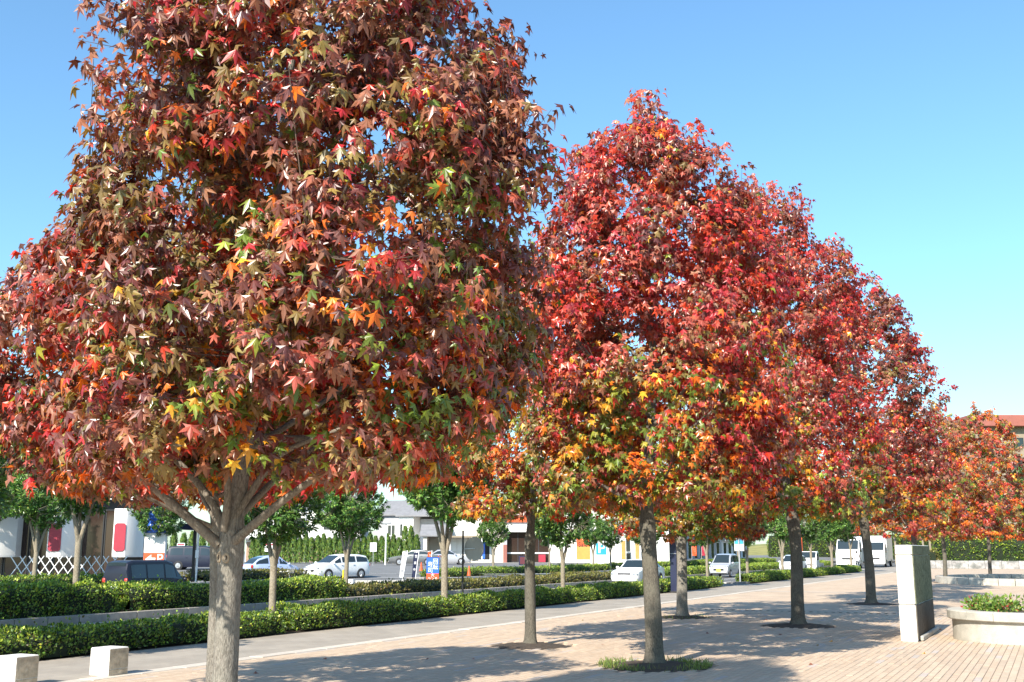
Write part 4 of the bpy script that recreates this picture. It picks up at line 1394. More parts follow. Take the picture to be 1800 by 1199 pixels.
# ================================================================== VEHICLES
def car(label, loc, heading, L, Wd, H, body, prof, glass_x, wb, name='car', wr=0.30, pillars=(), plate='wplate', rear_lamps=True, grille=(0.34, 0.10, 0.52), cat='car', group=None):
    """prof: stations (x/L from rear -0.5 to front 0.5, bottom, belt height, roof height, half-width) as fractions of H and W/2; local +x is forwards"""
    rz = math.atan2(heading[1], heading[0])
    root = empty(name, loc, rz)
    tag(root, label, cat, group)
    st = [(a * L, b * H, c * H, d * H, e * Wd / 2) for a, b, c, d, e in prof]
    xs = np.array([s[0] for s in st])
    f_ = lambda k: (lambda x: float(np.interp(x, xs, [s[k] for s in st])))
    zbot, zbelt, zroof, hw = f_(1), f_(2), f_(3), f_(4)
    hr = lambda x: hw(x) * (0.95 - 0.17 * min(1, max(0, (zroof(x) - zbelt(x)) / (0.3 * H))))

    def section(x):
        b, m, t, w, r = zbot(x), zbelt(x), zroof(x), hw(x), hr(x)
        half = [(0, b), (w * 0.9, b), (w * 0.98, b + 0.10 * H), (w, b + 0.45 * (m - b)), (w * 0.975, m), (r, t - 0.035 * H if t > m + 0.02 else t - 0.012), (r * 0.86, t), (0, t + 0.008 * H)]
        left = [(x, y, z) for y, z in half]
        right = [(x, -y, z) for y, z in half[-2:0:-1]]
        return left + right
    xx = sorted(set(list(xs) + [xs[i] + (xs[i + 1] - xs[i]) * k / 3 for i in range(len(xs) - 1) for k in (1, 2)]))
    MB().loft([section(x) for x in xx]).build('body', body, root, 32)
    # glazing
    def side_glass(x0, x1, sgn):
        P = []
        for i in range(9):
            x = x0 + (x1 - x0) * i / 8
            m, t = zbelt(x), zroof(x) - 0.035 * H
            row = []
            for u in (0.10, 0.5, 0.86):
                y = hw(x) * 0.975 + (hr(x) - hw(x) * 0.975) * u
                row.append((x, sgn * (y + 0.009), m + (t - m) * u))
            P.append(row)
        MB().grid(P).build('window', M['glass'], root, 60)

    def top_glass(x0, x1, name, w=0.84):
        P = []
        sl = (zroof(x1) - zroof(x0)) / (x1 - x0)
        nv = Vector((-sl, 0, 1)).normalized() * 0.014
        for i in range(9):
            x = x0 + (x1 - x0) * i / 8
            P.append([(x + nv.x, hr(x) * w * v, zroof(x) + 0.006 * H * (1 - abs(v)) + nv.z) for v in (-1, -0.5, 0, 0.5, 1)])
        MB().grid(P).build(name, M['glass'], root, 60)
    xf0, xf1, xr0, xr1 = [g * L for g in glass_x]        # windscreen foot, windscreen head, rear window head, rear window foot
    top_glass(xf1 + 0.02 * L, xf0 - 0.015 * L, 'windscreen')
    top_glass(xr1 + 0.012 * L, xr0 - 0.02 * L, 'rear_window')
    cuts = [xr1 + 0.045 * L] + [p * L for p in pillars] + [xf0 - 0.05 * L]
    for sgn in (-1, 1):
        for a, b in zip(cuts[:-1], cuts[1:]):
            side_glass(a + 0.012 * L, b - 0.012 * L, sgn)
    # wheels
    for wx in (-wb / 2, wb / 2):
        for sgn in (-1, 1):
            yo = sgn * (hw(wx) - 0.02)
            MB().disc((wx, sgn * (hw(wx) - 0.005), wr * 1.02), (0, 1, 0), wr * 1.13, 0.03, 24).build('wheel_arch', M['dark'], root, 40)
            w_ = MB().disc((0, 0, 0), (0, sgn, 0), wr, 0.10, 24, wr * 0.94).build('wheel', M['tyre'], root, 40, (wx, yo, wr))
            rm = MB().disc((0, sgn * 0.052, 0), (0, sgn, 0), wr * 0.66, 0.012, 20, wr * 0.6)
            for k in range(5):
                a = 6.283 * k / 5
                rm.tube([(0.02 * math.cos(a), sgn * 0.062, 0.02 * math.sin(a)), (wr * 0.58 * math.cos(a), sgn * 0.06, wr * 0.58 * math.sin(a))], [0.03, 0.022], 5)
            rm.build('rim', M['rim'], w_, 30)
    # front and rear details
    xf, xb = xs[-1], xs[0]
    fx = lambda z: None
    def on_front(y, z, side=1):
        """x of the nose (or tail) surface at given height"""
        best = xs[-1] if side > 0 else xs[0]
        rngx = np.linspace(best, 0, 60)
        for x in rngx:
            if zroof(x) >= z and zbot(x) <= z and hw(x) * 0.98 >= abs(y):
                return float(x)
        return float(best)
    zl = 0.44 * H
    for sgn in (-1, 1):
        y = sgn * Wd * 0.36
        x = on_front(y, zl - 0.05)
        MB().box(x - 0.16, x + 0.012, y - 0.15, y + 0.15, zl - 0.065, zl + 0.065, 0.04).build('headlight', M['chrome'], root, 50)
        xr = on_front(sgn * Wd * 0.34, 0.49 * H, -1)
        MB().box(xr - 0.025, xr + 0.10, sgn * Wd * 0.40 - 0.08, sgn * Wd * 0.40 + 0.08, 0.48 * H, 0.62 * H, 0.03).build('tail_light', M['red'], root, 50)
        xm = xf0 - 0.04 * L
        MB().box(xm - 0.06, xm + 0.05, sgn * (hw(xm) + 0.09) - 0.09, sgn * (hw(xm) + 0.09) + 0.09, zbelt(xm) - 0.02, zbelt(xm) + 0.12, 0.04).build('mirror', body, root, 50)
        for hx in (0.06 * L, -0.16 * L):
            MB().box(hx - 0.09, hx + 0.09, sgn * hw(hx) - 0.012, sgn * hw(hx) + 0.022, zbelt(hx) - 0.13, zbelt(hx) - 0.10, 0.01).build('door_handle', body, root)
    x = on_front(0, (grille[0] - grille[1] * 0.42) * H)
    MB().box(x - 0.05, x + 0.012, -Wd * grille[2] / 2, Wd * grille[2] / 2, (grille[0] - grille[1] / 2) * H, (grille[0] + grille[1] / 2) * H, 0.02).build('grille', M['dark'], root)
    x2 = on_front(0, 0.20 * H)
    MB().box(x2 - 0.06, x2 + 0.012, -Wd * 0.40, Wd * 0.40, 0.15 * H, 0.20 * H, 0.02).build('air_intake', M['dark'], root)
    x2 = on_front(0, 0.27 * H)
    MB().box(x2 - 0.01, x2 + 0.03, -0.165, 0.165, 0.24 * H, 0.24 * H + 0.165).build('number_plate', M[plate], root)
    x2 = on_front(0, 0.4 * H, -1)
    MB().box(x2 - 0.025, x2 + 0.01, -0.165, 0.165, 0.36 * H, 0.36 * H + 0.165).build('number_plate', M[plate], root)
    return root


# stations: (x/L, bottom/H, belt/H, roof/H, width)
PR_MPV = [(-0.5, 0.20, 0.45, 0.45, 0.80), (-0.485, 0.16, 0.62, 0.66, 0.90), (-0.43, 0.14, 0.66, 0.93, 0.97), (-0.30, 0.13, 0.655, 0.985, 1.0), (-0.08, 0.13, 0.645, 1.0, 1.0), (0.06, 0.13, 0.635, 0.95, 1.0),
          (0.27, 0.13, 0.62, 0.625, 1.0), (0.36, 0.13, 0.56, 0.565, 0.98), (0.46, 0.15, 0.47, 0.475, 0.92), (0.49, 0.18, 0.40, 0.405, 0.82), (0.5, 0.2, 0.33, 0.335, 0.7)]
PR_SEDAN = [(-0.5, 0.22, 0.52, 0.53, 0.82), (-0.485, 0.18, 0.66, 0.665, 0.92), (-0.37, 0.15, 0.685, 0.69, 0.98), (-0.22, 0.14, 0.68, 0.97, 1.0), (-0.08, 0.14, 0.67, 1.0, 1.0), (0.05, 0.14, 0.66, 0.98, 1.0),
            (0.20, 0.14, 0.645, 0.65, 1.0), (0.36, 0.14, 0.585, 0.59, 0.98), (0.46, 0.16, 0.52, 0.525, 0.94), (0.49, 0.18, 0.45, 0.455, 0.88), (0.5, 0.2, 0.36, 0.365, 0.8)]
PR_KEI = [(-0.5, 0.18, 0.50, 0.505, 0.88), (-0.49, 0.15, 0.62, 0.70, 0.94), (-0.455, 0.13, 0.63, 0.95, 0.98), (-0.30, 0.13, 0.62, 1.0, 1.0), (0.0, 0.13, 0.605, 1.0, 1.0), (0.12, 0.13, 0.60, 0.95, 1.0),
          (0.31, 0.13, 0.58, 0.585, 1.0), (0.42, 0.14, 0.52, 0.525, 0.97), (0.485, 0.16, 0.44, 0.445, 0.92), (0.5, 0.2, 0.33, 0.335, 0.84)]
PR_VAN = [(-0.5, 0.14, 0.50, 0.505, 0.93), (-0.495, 0.12, 0.57, 0.80, 0.96), (-0.475, 0.11, 0.58, 0.95, 0.98), (-0.40, 0.11, 0.58, 0.995, 1.0), (0.10, 0.11, 0.565, 1.0, 1.0), (0.20, 0.11, 0.56, 0.95, 1.0),
          (0.37, 0.11, 0.54, 0.545, 1.0), (0.44, 0.12, 0.47, 0.475, 0.98), (0.49, 0.14, 0.40, 0.405, 0.93), (0.5, 0.2, 0.30, 0.305, 0.86)]
PR_ROUND = [(-0.5, 0.22, 0.45, 0.46, 0.78), (-0.475, 0.17, 0.60, 0.62, 0.90), (-0.36, 0.14, 0.64, 0.86, 0.98), (-0.20, 0.13, 0.635, 0.98, 1.0), (-0.04, 0.13, 0.63, 1.0, 1.0), (0.08, 0.13, 0.625, 0.955, 1.0),
            (0.27, 0.13, 0.615, 0.62, 1.0), (0.39, 0.13, 0.56, 0.565, 0.97), (0.47, 0.16, 0.46, 0.465, 0.88), (0.5, 0.22, 0.34, 0.345, 0.72)]
white_paint = paint('white_car_paint', (0.80, 0.80, 0.80))
silver_paint = mat('silver_car_paint', (0.50, 0.51, 0.54), 0.3, 0.03, 2, metal=0.35, coat=0.6)
grey_paint = mat('grey_car_paint', (0.13, 0.135, 0.14), 0.3, 0.03, 2, metal=0.3, coat=0.6)
blue_paint = paint('pale_blue_car_paint', (0.36, 0.45, 0.66))
dark_paint = mat('dark_navy_car_paint', (0.012, 0.014, 0.026), 0.4, 0.03, 2, coat=0.2, spec=0.3)
hd = lambda r, d: tuple((RT * r + FW * d)[:2])
car('dark navy boxy van driving away, left of the largest trunk', W(-15.3, 46.6, -0.5), (0.0, 1.0), 3.75, 1.52, 1.86, dark_paint, PR_VAN, (0.37, 0.17, -0.44, -0.497), 2.3, 'dark_van', 0.27, (-0.22, 0.05), cat='van')
car('white minivan parked on the lot, nose to the left', W(-11.65, 73.5, -0.07), hd(-0.66, -0.75), 4.55, 1.72, 1.59, white_paint, PR_MPV, (0.27, 0.05, -0.39, -0.49), 2.75, 'parked_minivan', 0.31, (-0.21, 0.06))
car('pale blue rounded hatchback parked beside the white minivan', W(-15.7, 72.0, -0.07), hd(0.72, 0.62), 3.55, 1.6, 1.50, blue_paint, PR_ROUND, (0.27, 0.07, -0.22, -0.47), 2.3, 'parked_hatchback', 0.28, (-0.16, 0.04))
car('grey sedan parked sideways in front of the conifer screen', W(-9.05, 103, lotz(103)), hd(-0.98, 0.1), 4.7, 1.75, 1.42, grey_paint, PR_SEDAN, (0.20, 0.04, -0.2, -0.37), 2.65, 'parked_sedan', 0.31, (-0.06,))
car('silver sedan parked behind the blue and red sign', W(-6.3, 107, lotz(107)), hd(0.98, 0.15), 4.5, 1.72, 1.45, silver_paint, PR_SEDAN, (0.20, 0.04, -0.2, -0.37), 2.6, 'parked_sedan', 0.31, (-0.06,))
car('dark blue minivan parked behind the black post at left', W(-25.0, 88, lotz(88)), hd(1.0, 0.05), 4.7, 1.72, 1.85, mat('blue_black_car_paint', (0.012, 0.016, 0.034), 0.4, 0.03, 2, coat=0.2, spec=0.3), PR_VAN, (0.37, 0.17, -0.44, -0.497), 2.8, 'parked_minivan', 0.32, (-0.22, 0.05))
car('white sedan driving towards the viewer in the near lane', (-20.9, 58.0, -0.12), (0.0, -1.0), 4.6, 1.70, 1.40, white_paint, PR_SEDAN, (0.20, 0.04, -0.2, -0.37), 2.65, 'white_sedan', 0.31, (-0.06,), grille=(0.45, 0.09, 0.44))
car('small silver hatchback with yellow number plate driving towards the viewer', (-21.6, 78.3, -0.12), (0.0, -1.0), 3.4, 1.48, 1.64, silver_paint, PR_KEI, (0.31, 0.10, -0.44, -0.49), 2.35, 'silver_hatchback', 0.27, (-0.2, 0.06), plate='plate')
car('white car driving towards the viewer, partly behind the third sweetgum trunk', (-20.9, 98.0, -0.12), (0.0, -1.0), 4.2, 1.70, 1.50, white_paint, PR_KEI, (0.31, 0.10, -0.44, -0.49), 2.5, 'white_car', 0.30, (-0.2, 0.06), grille=(0.40, 0.06, 0.36))


def truck(label, loc, L, Wd, H, cab, bed_h, box_h, name, wr, body, bed_mat):
    root = empty(name, loc, -math.pi / 2)                # local +x forwards, driving towards -Y
    tag(root, label, 'truck')
    hx = L / 2
    w = Wd / 2
    z0 = wr * 1.1
    prof = [(hx - cab, z0, H), (hx - cab + 0.1, z0, H), (hx - 0.42 * cab, z0, H), (hx - 0.12 * cab, z0, 0.60 * H + 0.05), (hx - 0.02, z0 * 0.8, 0.52 * H), (hx, z0 * 0.85, 0.40 * H)]
    rings = []
    for x, b, t in prof:
        iw = w * (0.93 if t > 0.8 * H else 1.0)
        rings.append([(x, -w, b), (x, -w, min(t, 0.55 * H)), (x, -iw, t - 0.05), (x, -iw * 0.9, t), (x, iw * 0.9, t), (x, iw, t - 0.05), (x, w, min(t, 0.55 * H)), (x, w, b)])
    MB().loft(rings).build('cab', body, root, 35)
    xa, xb_ = hx - 0.40 * cab, hx - 0.13 * cab
    za, zb_ = H - 0.03, 0.60 * H + 0.10
    P = []
    for i in range(5):
        u = 0.06 + 0.86 * i / 4
        x = xa + (xb_ - xa) * u + 0.03
        z = za + (zb_ - za) * u + 0.02
        P.append([(x, w * 0.88 * v, z) for v in (-1, 0, 1)])
    MB().grid(P).build('windscreen', M['glass'], root, 60)
    for sgn in (-1, 1):
        MB().add([(hx - cab * 0.85, sgn * (w + 0.006), 0.57 * H), (hx - cab * 0.30, sgn * (w + 0.006), 0.57 * H), (hx - cab * 0.46, sgn * (w * 0.955 + 0.006), 0.90 * H), (hx - cab * 0.85, sgn * (w * 0.955 + 0.006), 0.90 * H)], [(0, 1, 2, 3)]).build('window', M['glass'], root)
        MB().box(hx - 0.06, hx + 0.02, sgn * w * 0.72 - 0.12, sgn * w * 0.72 + 0.12, 0.34 * H - 0.06, 0.34 * H + 0.06, 0.03).build('headlight', M['chrome'], root)
        MB().box(hx - 0.3, hx - 0.12, sgn * (w + 0.14) - 0.07, sgn * (w + 0.14) + 0.07, 0.62 * H, 0.76 * H, 0.03).build('mirror', M['dark'], root)
    MB().box(hx - 0.03, hx + 0.015, -w * 0.5, w * 0.5, 0.30 * H, 0.37 * H, 0.02).build('grille', M['dark'], root)
    MB().box(hx - 0.15, hx + 0.06, -w * 0.98, w * 0.98, z0 * 0.7, 0.22 * H, 0.04).build('bumper', body, root)
    MB().box(hx + 0.055, hx + 0.075, -0.17, 0.17, 0.14 * H, 0.14 * H + 0.17).build('number_plate', M['wplate'], root)
    MB().box(-hx, hx - cab, -w * 0.45, w * 0.45, wr * 1.0, wr * 1.5).build('chassis', M['dark'], root)
    if box_h:
        MB().box(-hx, hx - cab - 0.08, -w, w, wr * 1.5, wr * 1.5 + box_h, 0.03).build('cargo_box', bed_mat, root)
    else:
        MB().box(-hx, hx - cab - 0.05, -w, w, wr * 1.5, wr * 1.5 + 0.06).build('load_bed', bed_mat, root)
        for (a, b, c, d) in ((-hx, hx - cab - 0.05, -w, -w + 0.04), (-hx, hx - cab - 0.05, w - 0.04, w), (-hx, -hx + 0.04, -w + 0.042, w - 0.042)):
            MB().box(a, b, c, d, wr * 1.5 + 0.062, wr * 1.5 + bed_h).build('side_board', bed_mat, root)
    for wx in (hx - 0.55 * cab, -hx + 0.22 * L):
        for sgn in (-1, 1):
            w_ = MB().disc((0, 0, 0), (0, sgn, 0), wr, 0.2, 22, wr * 0.95).build('wheel', M['tyre'], root, 40, (wx, sgn * (w - 0.10), wr))
            MB().disc((0, sgn * 0.105, 0), (0, sgn, 0), wr * 0.6, 0.012, 16).build('rim', M['rim'], w_)
    return root


truck('small white pickup truck driving towards the viewer behind the near hedge', (-20.4, 103.5, -0.12), 3.6, 1.55, 1.80, 1.5, 0.32, 0, 'pickup_truck', 0.28, white_paint, M['steel'])
truck('large white flatbed truck driving towards the viewer at the end of the street', (-20.2, 126.0, -0.12), 8.0, 2.45, 3.05, 2.0, 1.3, 0, 'flatbed_truck', 0.48, white_paint, M['steel'])
truck('white box truck following behind the large flatbed truck', (-19.0, 136.5, -0.12), 7.0, 2.3, 2.9, 1.9, 0, 2.9, 'box_truck', 0.45, white_paint, white_paint)


# ================================================================== BICYCLES, RIDER
def bicycle(label, loc, rz, frame_mat, tilt=0.0, basket=True):
    root = empty('bicycle', loc, rz)
    root.rotation_euler = (tilt, 0, rz)
    tag(root, label, 'bicycle')
    R_ = 0.32
    for x in (-0.52, 0.52):
        w_ = MB().torus((0, 0, 0), (0, 1, 0), R_, 0.018, 26, 6).build('wheel', M['tyre'], root, 60, (x, 0, R_ + 0.018))
        sp = MB()
        for k in range(10):
            a = math.pi * k / 10
            sp.tube([(R_ * math.cos(a), 0, R_ * math.sin(a)), (-R_ * math.cos(a), 0, -R_ * math.sin(a))], 0.003, 3, False)
        sp.build('spokes', M['steel'], w_)
    fr = MB()
    bb, seat, hd_ = (-0.08, 0, 0.30), (-0.24, 0, 0.72), (0.36, 0, 0.80)
    for a, b in ((bb, seat), (bb, (0.40, 0, 0.62)), (seat, (0.38, 0, 0.74)), ((-0.52, 0, R_), bb), ((-0.52, 0, R_), seat), (hd_, (0.52, 0, R_))):
        fr.tube([a, b], 0.018, 6)
    fr.build('frame', frame_mat, root, 60)
    MB().tube([(0.28, -0.27, 0.98), (0.36, -0.12, 0.97), (0.36, 0, 0.95), (0.36, 0.12, 0.97), (0.28, 0.27, 0.98)], 0.013, 6).tube([hd_, (0.36, 0, 0.95)], 0.014, 6).build('handlebar', M['steel'], root, 60)
    MB().box(-0.38, -0.13, -0.08, 0.08, 0.78, 0.84, 0.03).tube([seat, (-0.25, 0, 0.79)], 0.013, 6).build('saddle', M['dark'], root)
    if basket:
        b = MB()
        for k in range(5):
            z = 0.66 + 0.055 * k
            q = 0.13 + 0.01 * k
            b.tube([(0.44, -q, z), (0.70, -q, z), (0.70, q, z), (0.44, q, z), (0.44, -q, z)], 0.006, 4)
        for x in (0.44, 0.53, 0.62, 0.70):
            for y in (-0.15, 0.15):
                b.tube([(x, y, 0.66), (x, y, 0.88)], 0.005, 4)
        b.build('basket', M['steel'], root)
    MB().box(-0.12, -0.04, -0.15, 0.15, 0.19, 0.21).disc((-0.08, 0.06, 0.30), (0, 1, 0), 0.09, 0.01, 16).build('crank', M['dark'], root)
    return root


p = W(-12.55, 60.0)
bicycle('white bicycle with a basket parked in front of the pale blue hatchback', (p[0], p[1], -0.09), HEAD + 0.2, M['letter'], 0.06)
p = W(-13.35, 60.6)
bicycle('dark bicycle parked against the pale evergreen trunk, left of the white bicycle', (p[0], p[1], -0.09), HEAD + 0.5, M['blackpaint'], 0.05)
cyc = W(31.3, 100.0)
CYR = math.pi / 2 + 0.05
bicycle('bicycle ridden along the far footpath by a person in white', (cyc[0], cyc[1], -0.004), CYR, M['letter'], 0.0)
# rider: one continuous skinned body
J = {'pel': ((-0.24, 0, 0.90), 0.135), 'wst': ((-0.20, 0, 1.06), 0.125), 'chs': ((-0.10, 0, 1.26), 0.145), 'nck': ((-0.02, 0, 1.43), 0.06), 'hd1': ((0.0, 0, 1.54), 0.085), 'hd2': ((0.01, 0, 1.64), 0.08),
     'shL': ((-0.06, 0.17, 1.37), 0.062), 'elL': ((0.06, 0.24, 1.13), 0.045), 'haL': ((0.26, 0.25, 1.01), 0.034), 'shR': ((-0.06, -0.17, 1.37), 0.062), 'elR': ((0.06, -0.24, 1.13), 0.045), 'haR': ((0.26, -0.25, 1.01), 0.034),
     'hpL': ((-0.20, 0.10, 0.86), 0.098), 'knL': ((0.16, 0.11, 0.66), 0.066), 'anL': ((-0.02, 0.11, 0.27), 0.042), 'toL': ((0.11, 0.11, 0.225), 0.038), 'hpR': ((-0.20, -0.10, 0.86), 0.098), 'knR': ((0.12, -0.11, 0.54), 0.066), 'anR': ((-0.10, -0.11, 0.17), 0.042), 'toR': ((0.03, -0.11, 0.13), 0.038)}
ks = list(J)
E_ = [('pel', 'wst'), ('wst', 'chs'), ('chs', 'nck'), ('nck', 'hd1'), ('hd1', 'hd2'), ('chs', 'shL'), ('shL', 'elL'), ('elL', 'haL'), ('chs', 'shR'), ('shR', 'elR'), ('elR', 'haR'), ('pel', 'hpL'), ('hpL', 'knL'), ('knL', 'anL'), ('anL', 'toL'), ('pel', 'hpR'), ('hpR', 'knR'), ('knR', 'anR'), ('anR', 'toR')]


def skin_obj(name, joints, edges, material, parent, grow=0.0, root_k=None):
    kk = [k for k in joints]
    me = bpy.data.meshes.new(name)
    me.from_pydata([J[k][0] for k in kk], [(kk.index(a), kk.index(b)) for a, b in edges], [])
    o = link(name, me, parent)
    o.modifiers.new('skin', 'SKIN')
    if not me.skin_vertices:
        bpy.context.view_layer.objects.active = o
        bpy.ops.mesh.customdata_skin_add() if hasattr(bpy.ops.mesh, 'customdata_skin_add') else None
    sv = me.skin_vertices[0].data
    for i, k in enumerate(kk):
        r = J[k][1] + grow
        sv[i].radius = (r, r)
        sv[i].use_root = (k == (root_k or kk[0]))
    s = o.modifiers.new('sub', 'SUBSURF')
    s.levels = s.render_levels = 2
    me.materials.append(material)
    return o


rider = empty('person', (cyc[0], cyc[1], -0.004), CYR)
tag(rider, 'person in white shirt riding a bicycle on the far footpath', 'person')
skin_obj('body', ks, E_, M['skin'], rider)
skin_obj('shirt', ['pel', 'wst', 'chs', 'shL', 'elL', 'shR', 'elR'], [('pel', 'wst'), ('wst', 'chs'), ('chs', 'shL'), ('shL', 'elL'), ('chs', 'shR'), ('shR', 'elR')], M['shirt'], rider, 0.02)
skin_obj('trousers', ['pel', 'hpL', 'knL', 'anL', 'hpR', 'knR', 'anR'], [('pel', 'hpL'), ('hpL', 'knL'), ('knL', 'anL'), ('pel', 'hpR'), ('hpR', 'knR'), ('knR', 'anR')], M['trousers'], rider, 0.014)
hr_ = MB()
rings = []
for i in range(7):
    t = i / 6
    z = 1.56 + 0.19 * t
    r = 0.105 * math.sqrt(max(0.02, 1 - (t * 0.98) ** 2.4))
    rings.append([(-0.012 + r * math.cos(2 * math.pi * k / 14) * 1.08, r * math.sin(2 * math.pi * k / 14), z) for k in range(14)])
hr_.loft(rings).build('hair', M['hair'], rider, 80)


# ================================================================== STREET FURNITURE AND SIGNS
# stone monument: long slab, pale end, polished long side
mon = empty('stone_monument', (-2.74, 24.7, 0))
tag(mon, 'tall white and polished dark granite monument slab beside the round planter', 'monument')
ML, MT = 1.62, 0.155
for z0, z1, nm in ((0.0, 0.70, 'base_block'), (0.712, 1.66, 'middle_block'), (1.672, 1.86, 'top_block')):
    MB().box(-MT, MT, -ML, ML, z0, z1, 0.012).build(nm, M['granite_white'], mon)
MB().box(MT + 0.002, MT + 0.022, -ML + 0.012, ML - 0.012, 0.05, 0.695).build('side_panel', M['granite_mid'], mon)
MB().box(MT + 0.002, MT + 0.022, -ML + 0.012, ML - 0.012, 0.715, 1.655).build('polished_panel', M['granite_dark'], mon)
MB().box(MT + 0.002, MT + 0.022, -ML + 0.012, ML - 0.012, 1.675, 1.85).build('polished_panel', M['granite_dark'], mon)
MB().box(MT + 0.024, MT + 0.09, -ML + 0.2, ML + 0.12, 0.0, 0.10, 0.02).build('plinth', M['planter'], mon)

# round stone planter
pl = empty('round_planter', (-0.62, 24.55, 0))
tag(pl, 'round stone planter with overhanging rim and flowers at the right edge', 'planter')
PRR = 1.52
n_ = 64
def ringp(r, z):
    return [(r * math.cos(2 * math.pi * k / n_), r * math.sin(2 * math.pi * k / n_), z) for k in range(n_)]
MB().loft([ringp(PRR - 0.09, 0), ringp(PRR - 0.09, 0.40)]).build('wall', M['planter'], pl, 40)
rim_lib = []
for k in range(16):                                       # rim made of separate curved stones
    a0, a1 = 2 * math.pi * k / 16 + 0.004, 2 * math.pi * (k + 1) / 16 - 0.004
    sec = []
    for t in range(5):
        a = a0 + (a1 - a0) * t / 4
        c, s = math.cos(a), math.sin(a)
        sec.append([((PRR - 0.36) * c, (PRR - 0.36) * s, 0.405), (PRR * 0.985 * c, PRR * 0.985 * s, 0.405), (PRR * c, PRR * s, 0.425), (PRR * c, PRR * s, 0.565), (PRR * 0.985 * c, PRR * 0.985 * s, 0.585), ((PRR - 0.36) * c, (PRR - 0.36) * s, 0.585)])
    MB().loft(sec).build('rim_stone', M['planter'], pl, 30)
MB().loft([ringp(PRR - 0.37, 0.42), ringp(PRR - 0.37, 0.52), ringp(0.4, 0.56)]).build('soil', M['soil'], pl, 50)
for k in range(11):
    rg = np.random.default_rng(700 + k)
    a, r = rg.uniform(0, 6.28), 1.0 * rg.random() ** 0.5
    if k == 0: a, r = 3.3, 0.98
    if k == 1: a, r = 3.75, 0.95
    pt = empty('bedding_plant', (-0.62 + r * math.cos(a), 24.55 + r * math.sin(a), 0.55))
    flower = k % 3 == 0
    tag(pt, 'small leafy bedding plant in the round stone planter', 'plant', 'bedding plants in the round planter')
    n = 150
    d = norm(rg.normal(size=(n, 3)) + np.array([0, 0, 0.5]))
    P = d * rg.uniform(0.05, 0.26, (n, 1)); P[:, 2] = np.abs(P[:, 2]) * 1.2
    X, T, Z = frames(norm(d + rg.normal(0, 0.4, d.shape)), norm(rg.normal(size=d.shape) + np.array([0, 0, 1])))
    col, _ = pick(np.ones((n, 1)) * np.array([1.0, 0.8, 0.25 if flower else 0.0]), [(0.10, 0.18, 0.03), (0.20, 0.28, 0.05), (0.45, 0.06, 0.05)], rg)
    scatter('foliage', P, X, T, Z, rg.uniform(0.06, 0.12, n), col, blade(0.1, 0.5), M['hedge'], pt)
    MB().tube([(0, 0, -0.05), (0.01, 0, 0.12), (0.0, 0.01, 0.2)], [0.008, 0.006, 0.004], 5).build('stem', M['palebark'], pt)

# pale stone blocks at the plaza edge
def stone_block(label, x, y, s, h, rz):
    r = empty('stone_block', (x, y, 0), rz)
    tag(r, label, 'stone block', 'stone blocks along the plaza edge')
    MB().box(-s / 2, s / 2, -s / 2, s / 2, 0.0, h, 0.012).build('block', M['granite_white'], r)
    for (nm, z0, z1) in (('carved_panel', 0.10, h - 0.012), ('carved_band', 0.012, 0.092)):
        P = []
        rg = np.random.default_rng(int(abs(x * 100)))
        for j in range(9):
            P.append([(s / 2 + 0.004 + 0.008 * rg.random(), -s / 2 + 0.012 + (s - 0.024) * i / 10, z0 + (z1 - z0) * j / 8) for i in range(11)])
        MB().grid(P).build(nm, M['stone_rough'], r, 30)
    return r


stone_block('pale carved stone block standing alone on the plaza edge left of the trunk', -12.36, 11.90, 0.37, 0.385, 0.0)
stone_block('pale stone block cut by the left picture edge', -12.5, 10.45, 0.37, 0.385, 0.0)

# round road sign seen from behind on a thin black post
sg = empty('round_sign', (-16.0, 29.0, 0))
tag(sg, 'round road sign seen from behind on a thin black post', 'road sign')
MB().cyl((0, 0), 0.03, -0.05, 2.35, 10).build('post', M['blackpaint'], sg, 60)
MB().disc((0.36, 0.035, 1.80), (0.15, 1, 0), 0.36, 0.012, 36).build('disc', mat('sign_back', (0.34, 0.33, 0.29), 0.6, 0.08, 6), sg, 40)
MB().box(0.0, 0.4, 0.0, 0.02, 1.79, 1.82).build('bracket', M['steel'], sg)

# black square post
bp_ = empty('dark_post', (-14.7, 45.3, 0))
tag(bp_, 'tall dark navy square post behind the thick crimson sweetgum trunk', 'post')
MB().box(-0.14, 0.14, -0.14, 0.14, -0.02, 3.4, 0.015).build('shaft', M['navy'], bp_)
MB().box(-0.20, 0.20, -0.20, 0.20, -0.01, 0.06, 0.015).build('base_plate', M['blackpaint'], bp_)
MB().box(-0.145, 0.145, -0.145, 0.145, 1.62, 1.635).build('joint', M['steel'], bp_)
MB().box(-0.30, 0.30, -0.17, 0.17, 3.41, 3.62, 0.03).build('lamp_head', M['blackpaint'], bp_)

# grey pole sign in the hedge gap
gs = empty('pole_sign', (-15.8, 60.3, -0.03))
tag(gs, 'grey pole with small pale sign board in the hedge gap', 'road sign')
MB().cyl((0, 0), 0.045, 0, 2.5, 12).build('pole', M['steel'], gs, 60)
MB().cyl((0, 0), 0.55, 0.0, 0.10, 24, 0.5).build('foot', M['asphalt'], gs, 40)
MB().box(-0.28, 0.28, 0.05, 0.075, 1.75, 2.45, 0.01).build('board', M['steel'], gs)
MB().box(-0.24, 0.24, 0.030, 0.049, 2.15, 2.42).build('face', M['teal'], gs)
MB().box(-0.24, 0.24, 0.030, 0.049, 1.79, 2.13).build('face', M['letter'], gs)


def base_z(d):
    return lotz(d)


def facing(name, r, d, z, label, cat, group=None, rz=0.0):
    o = empty(name, W(r, d, z), HEAD + rz)
    tag(o, label, cat, group)
    return o


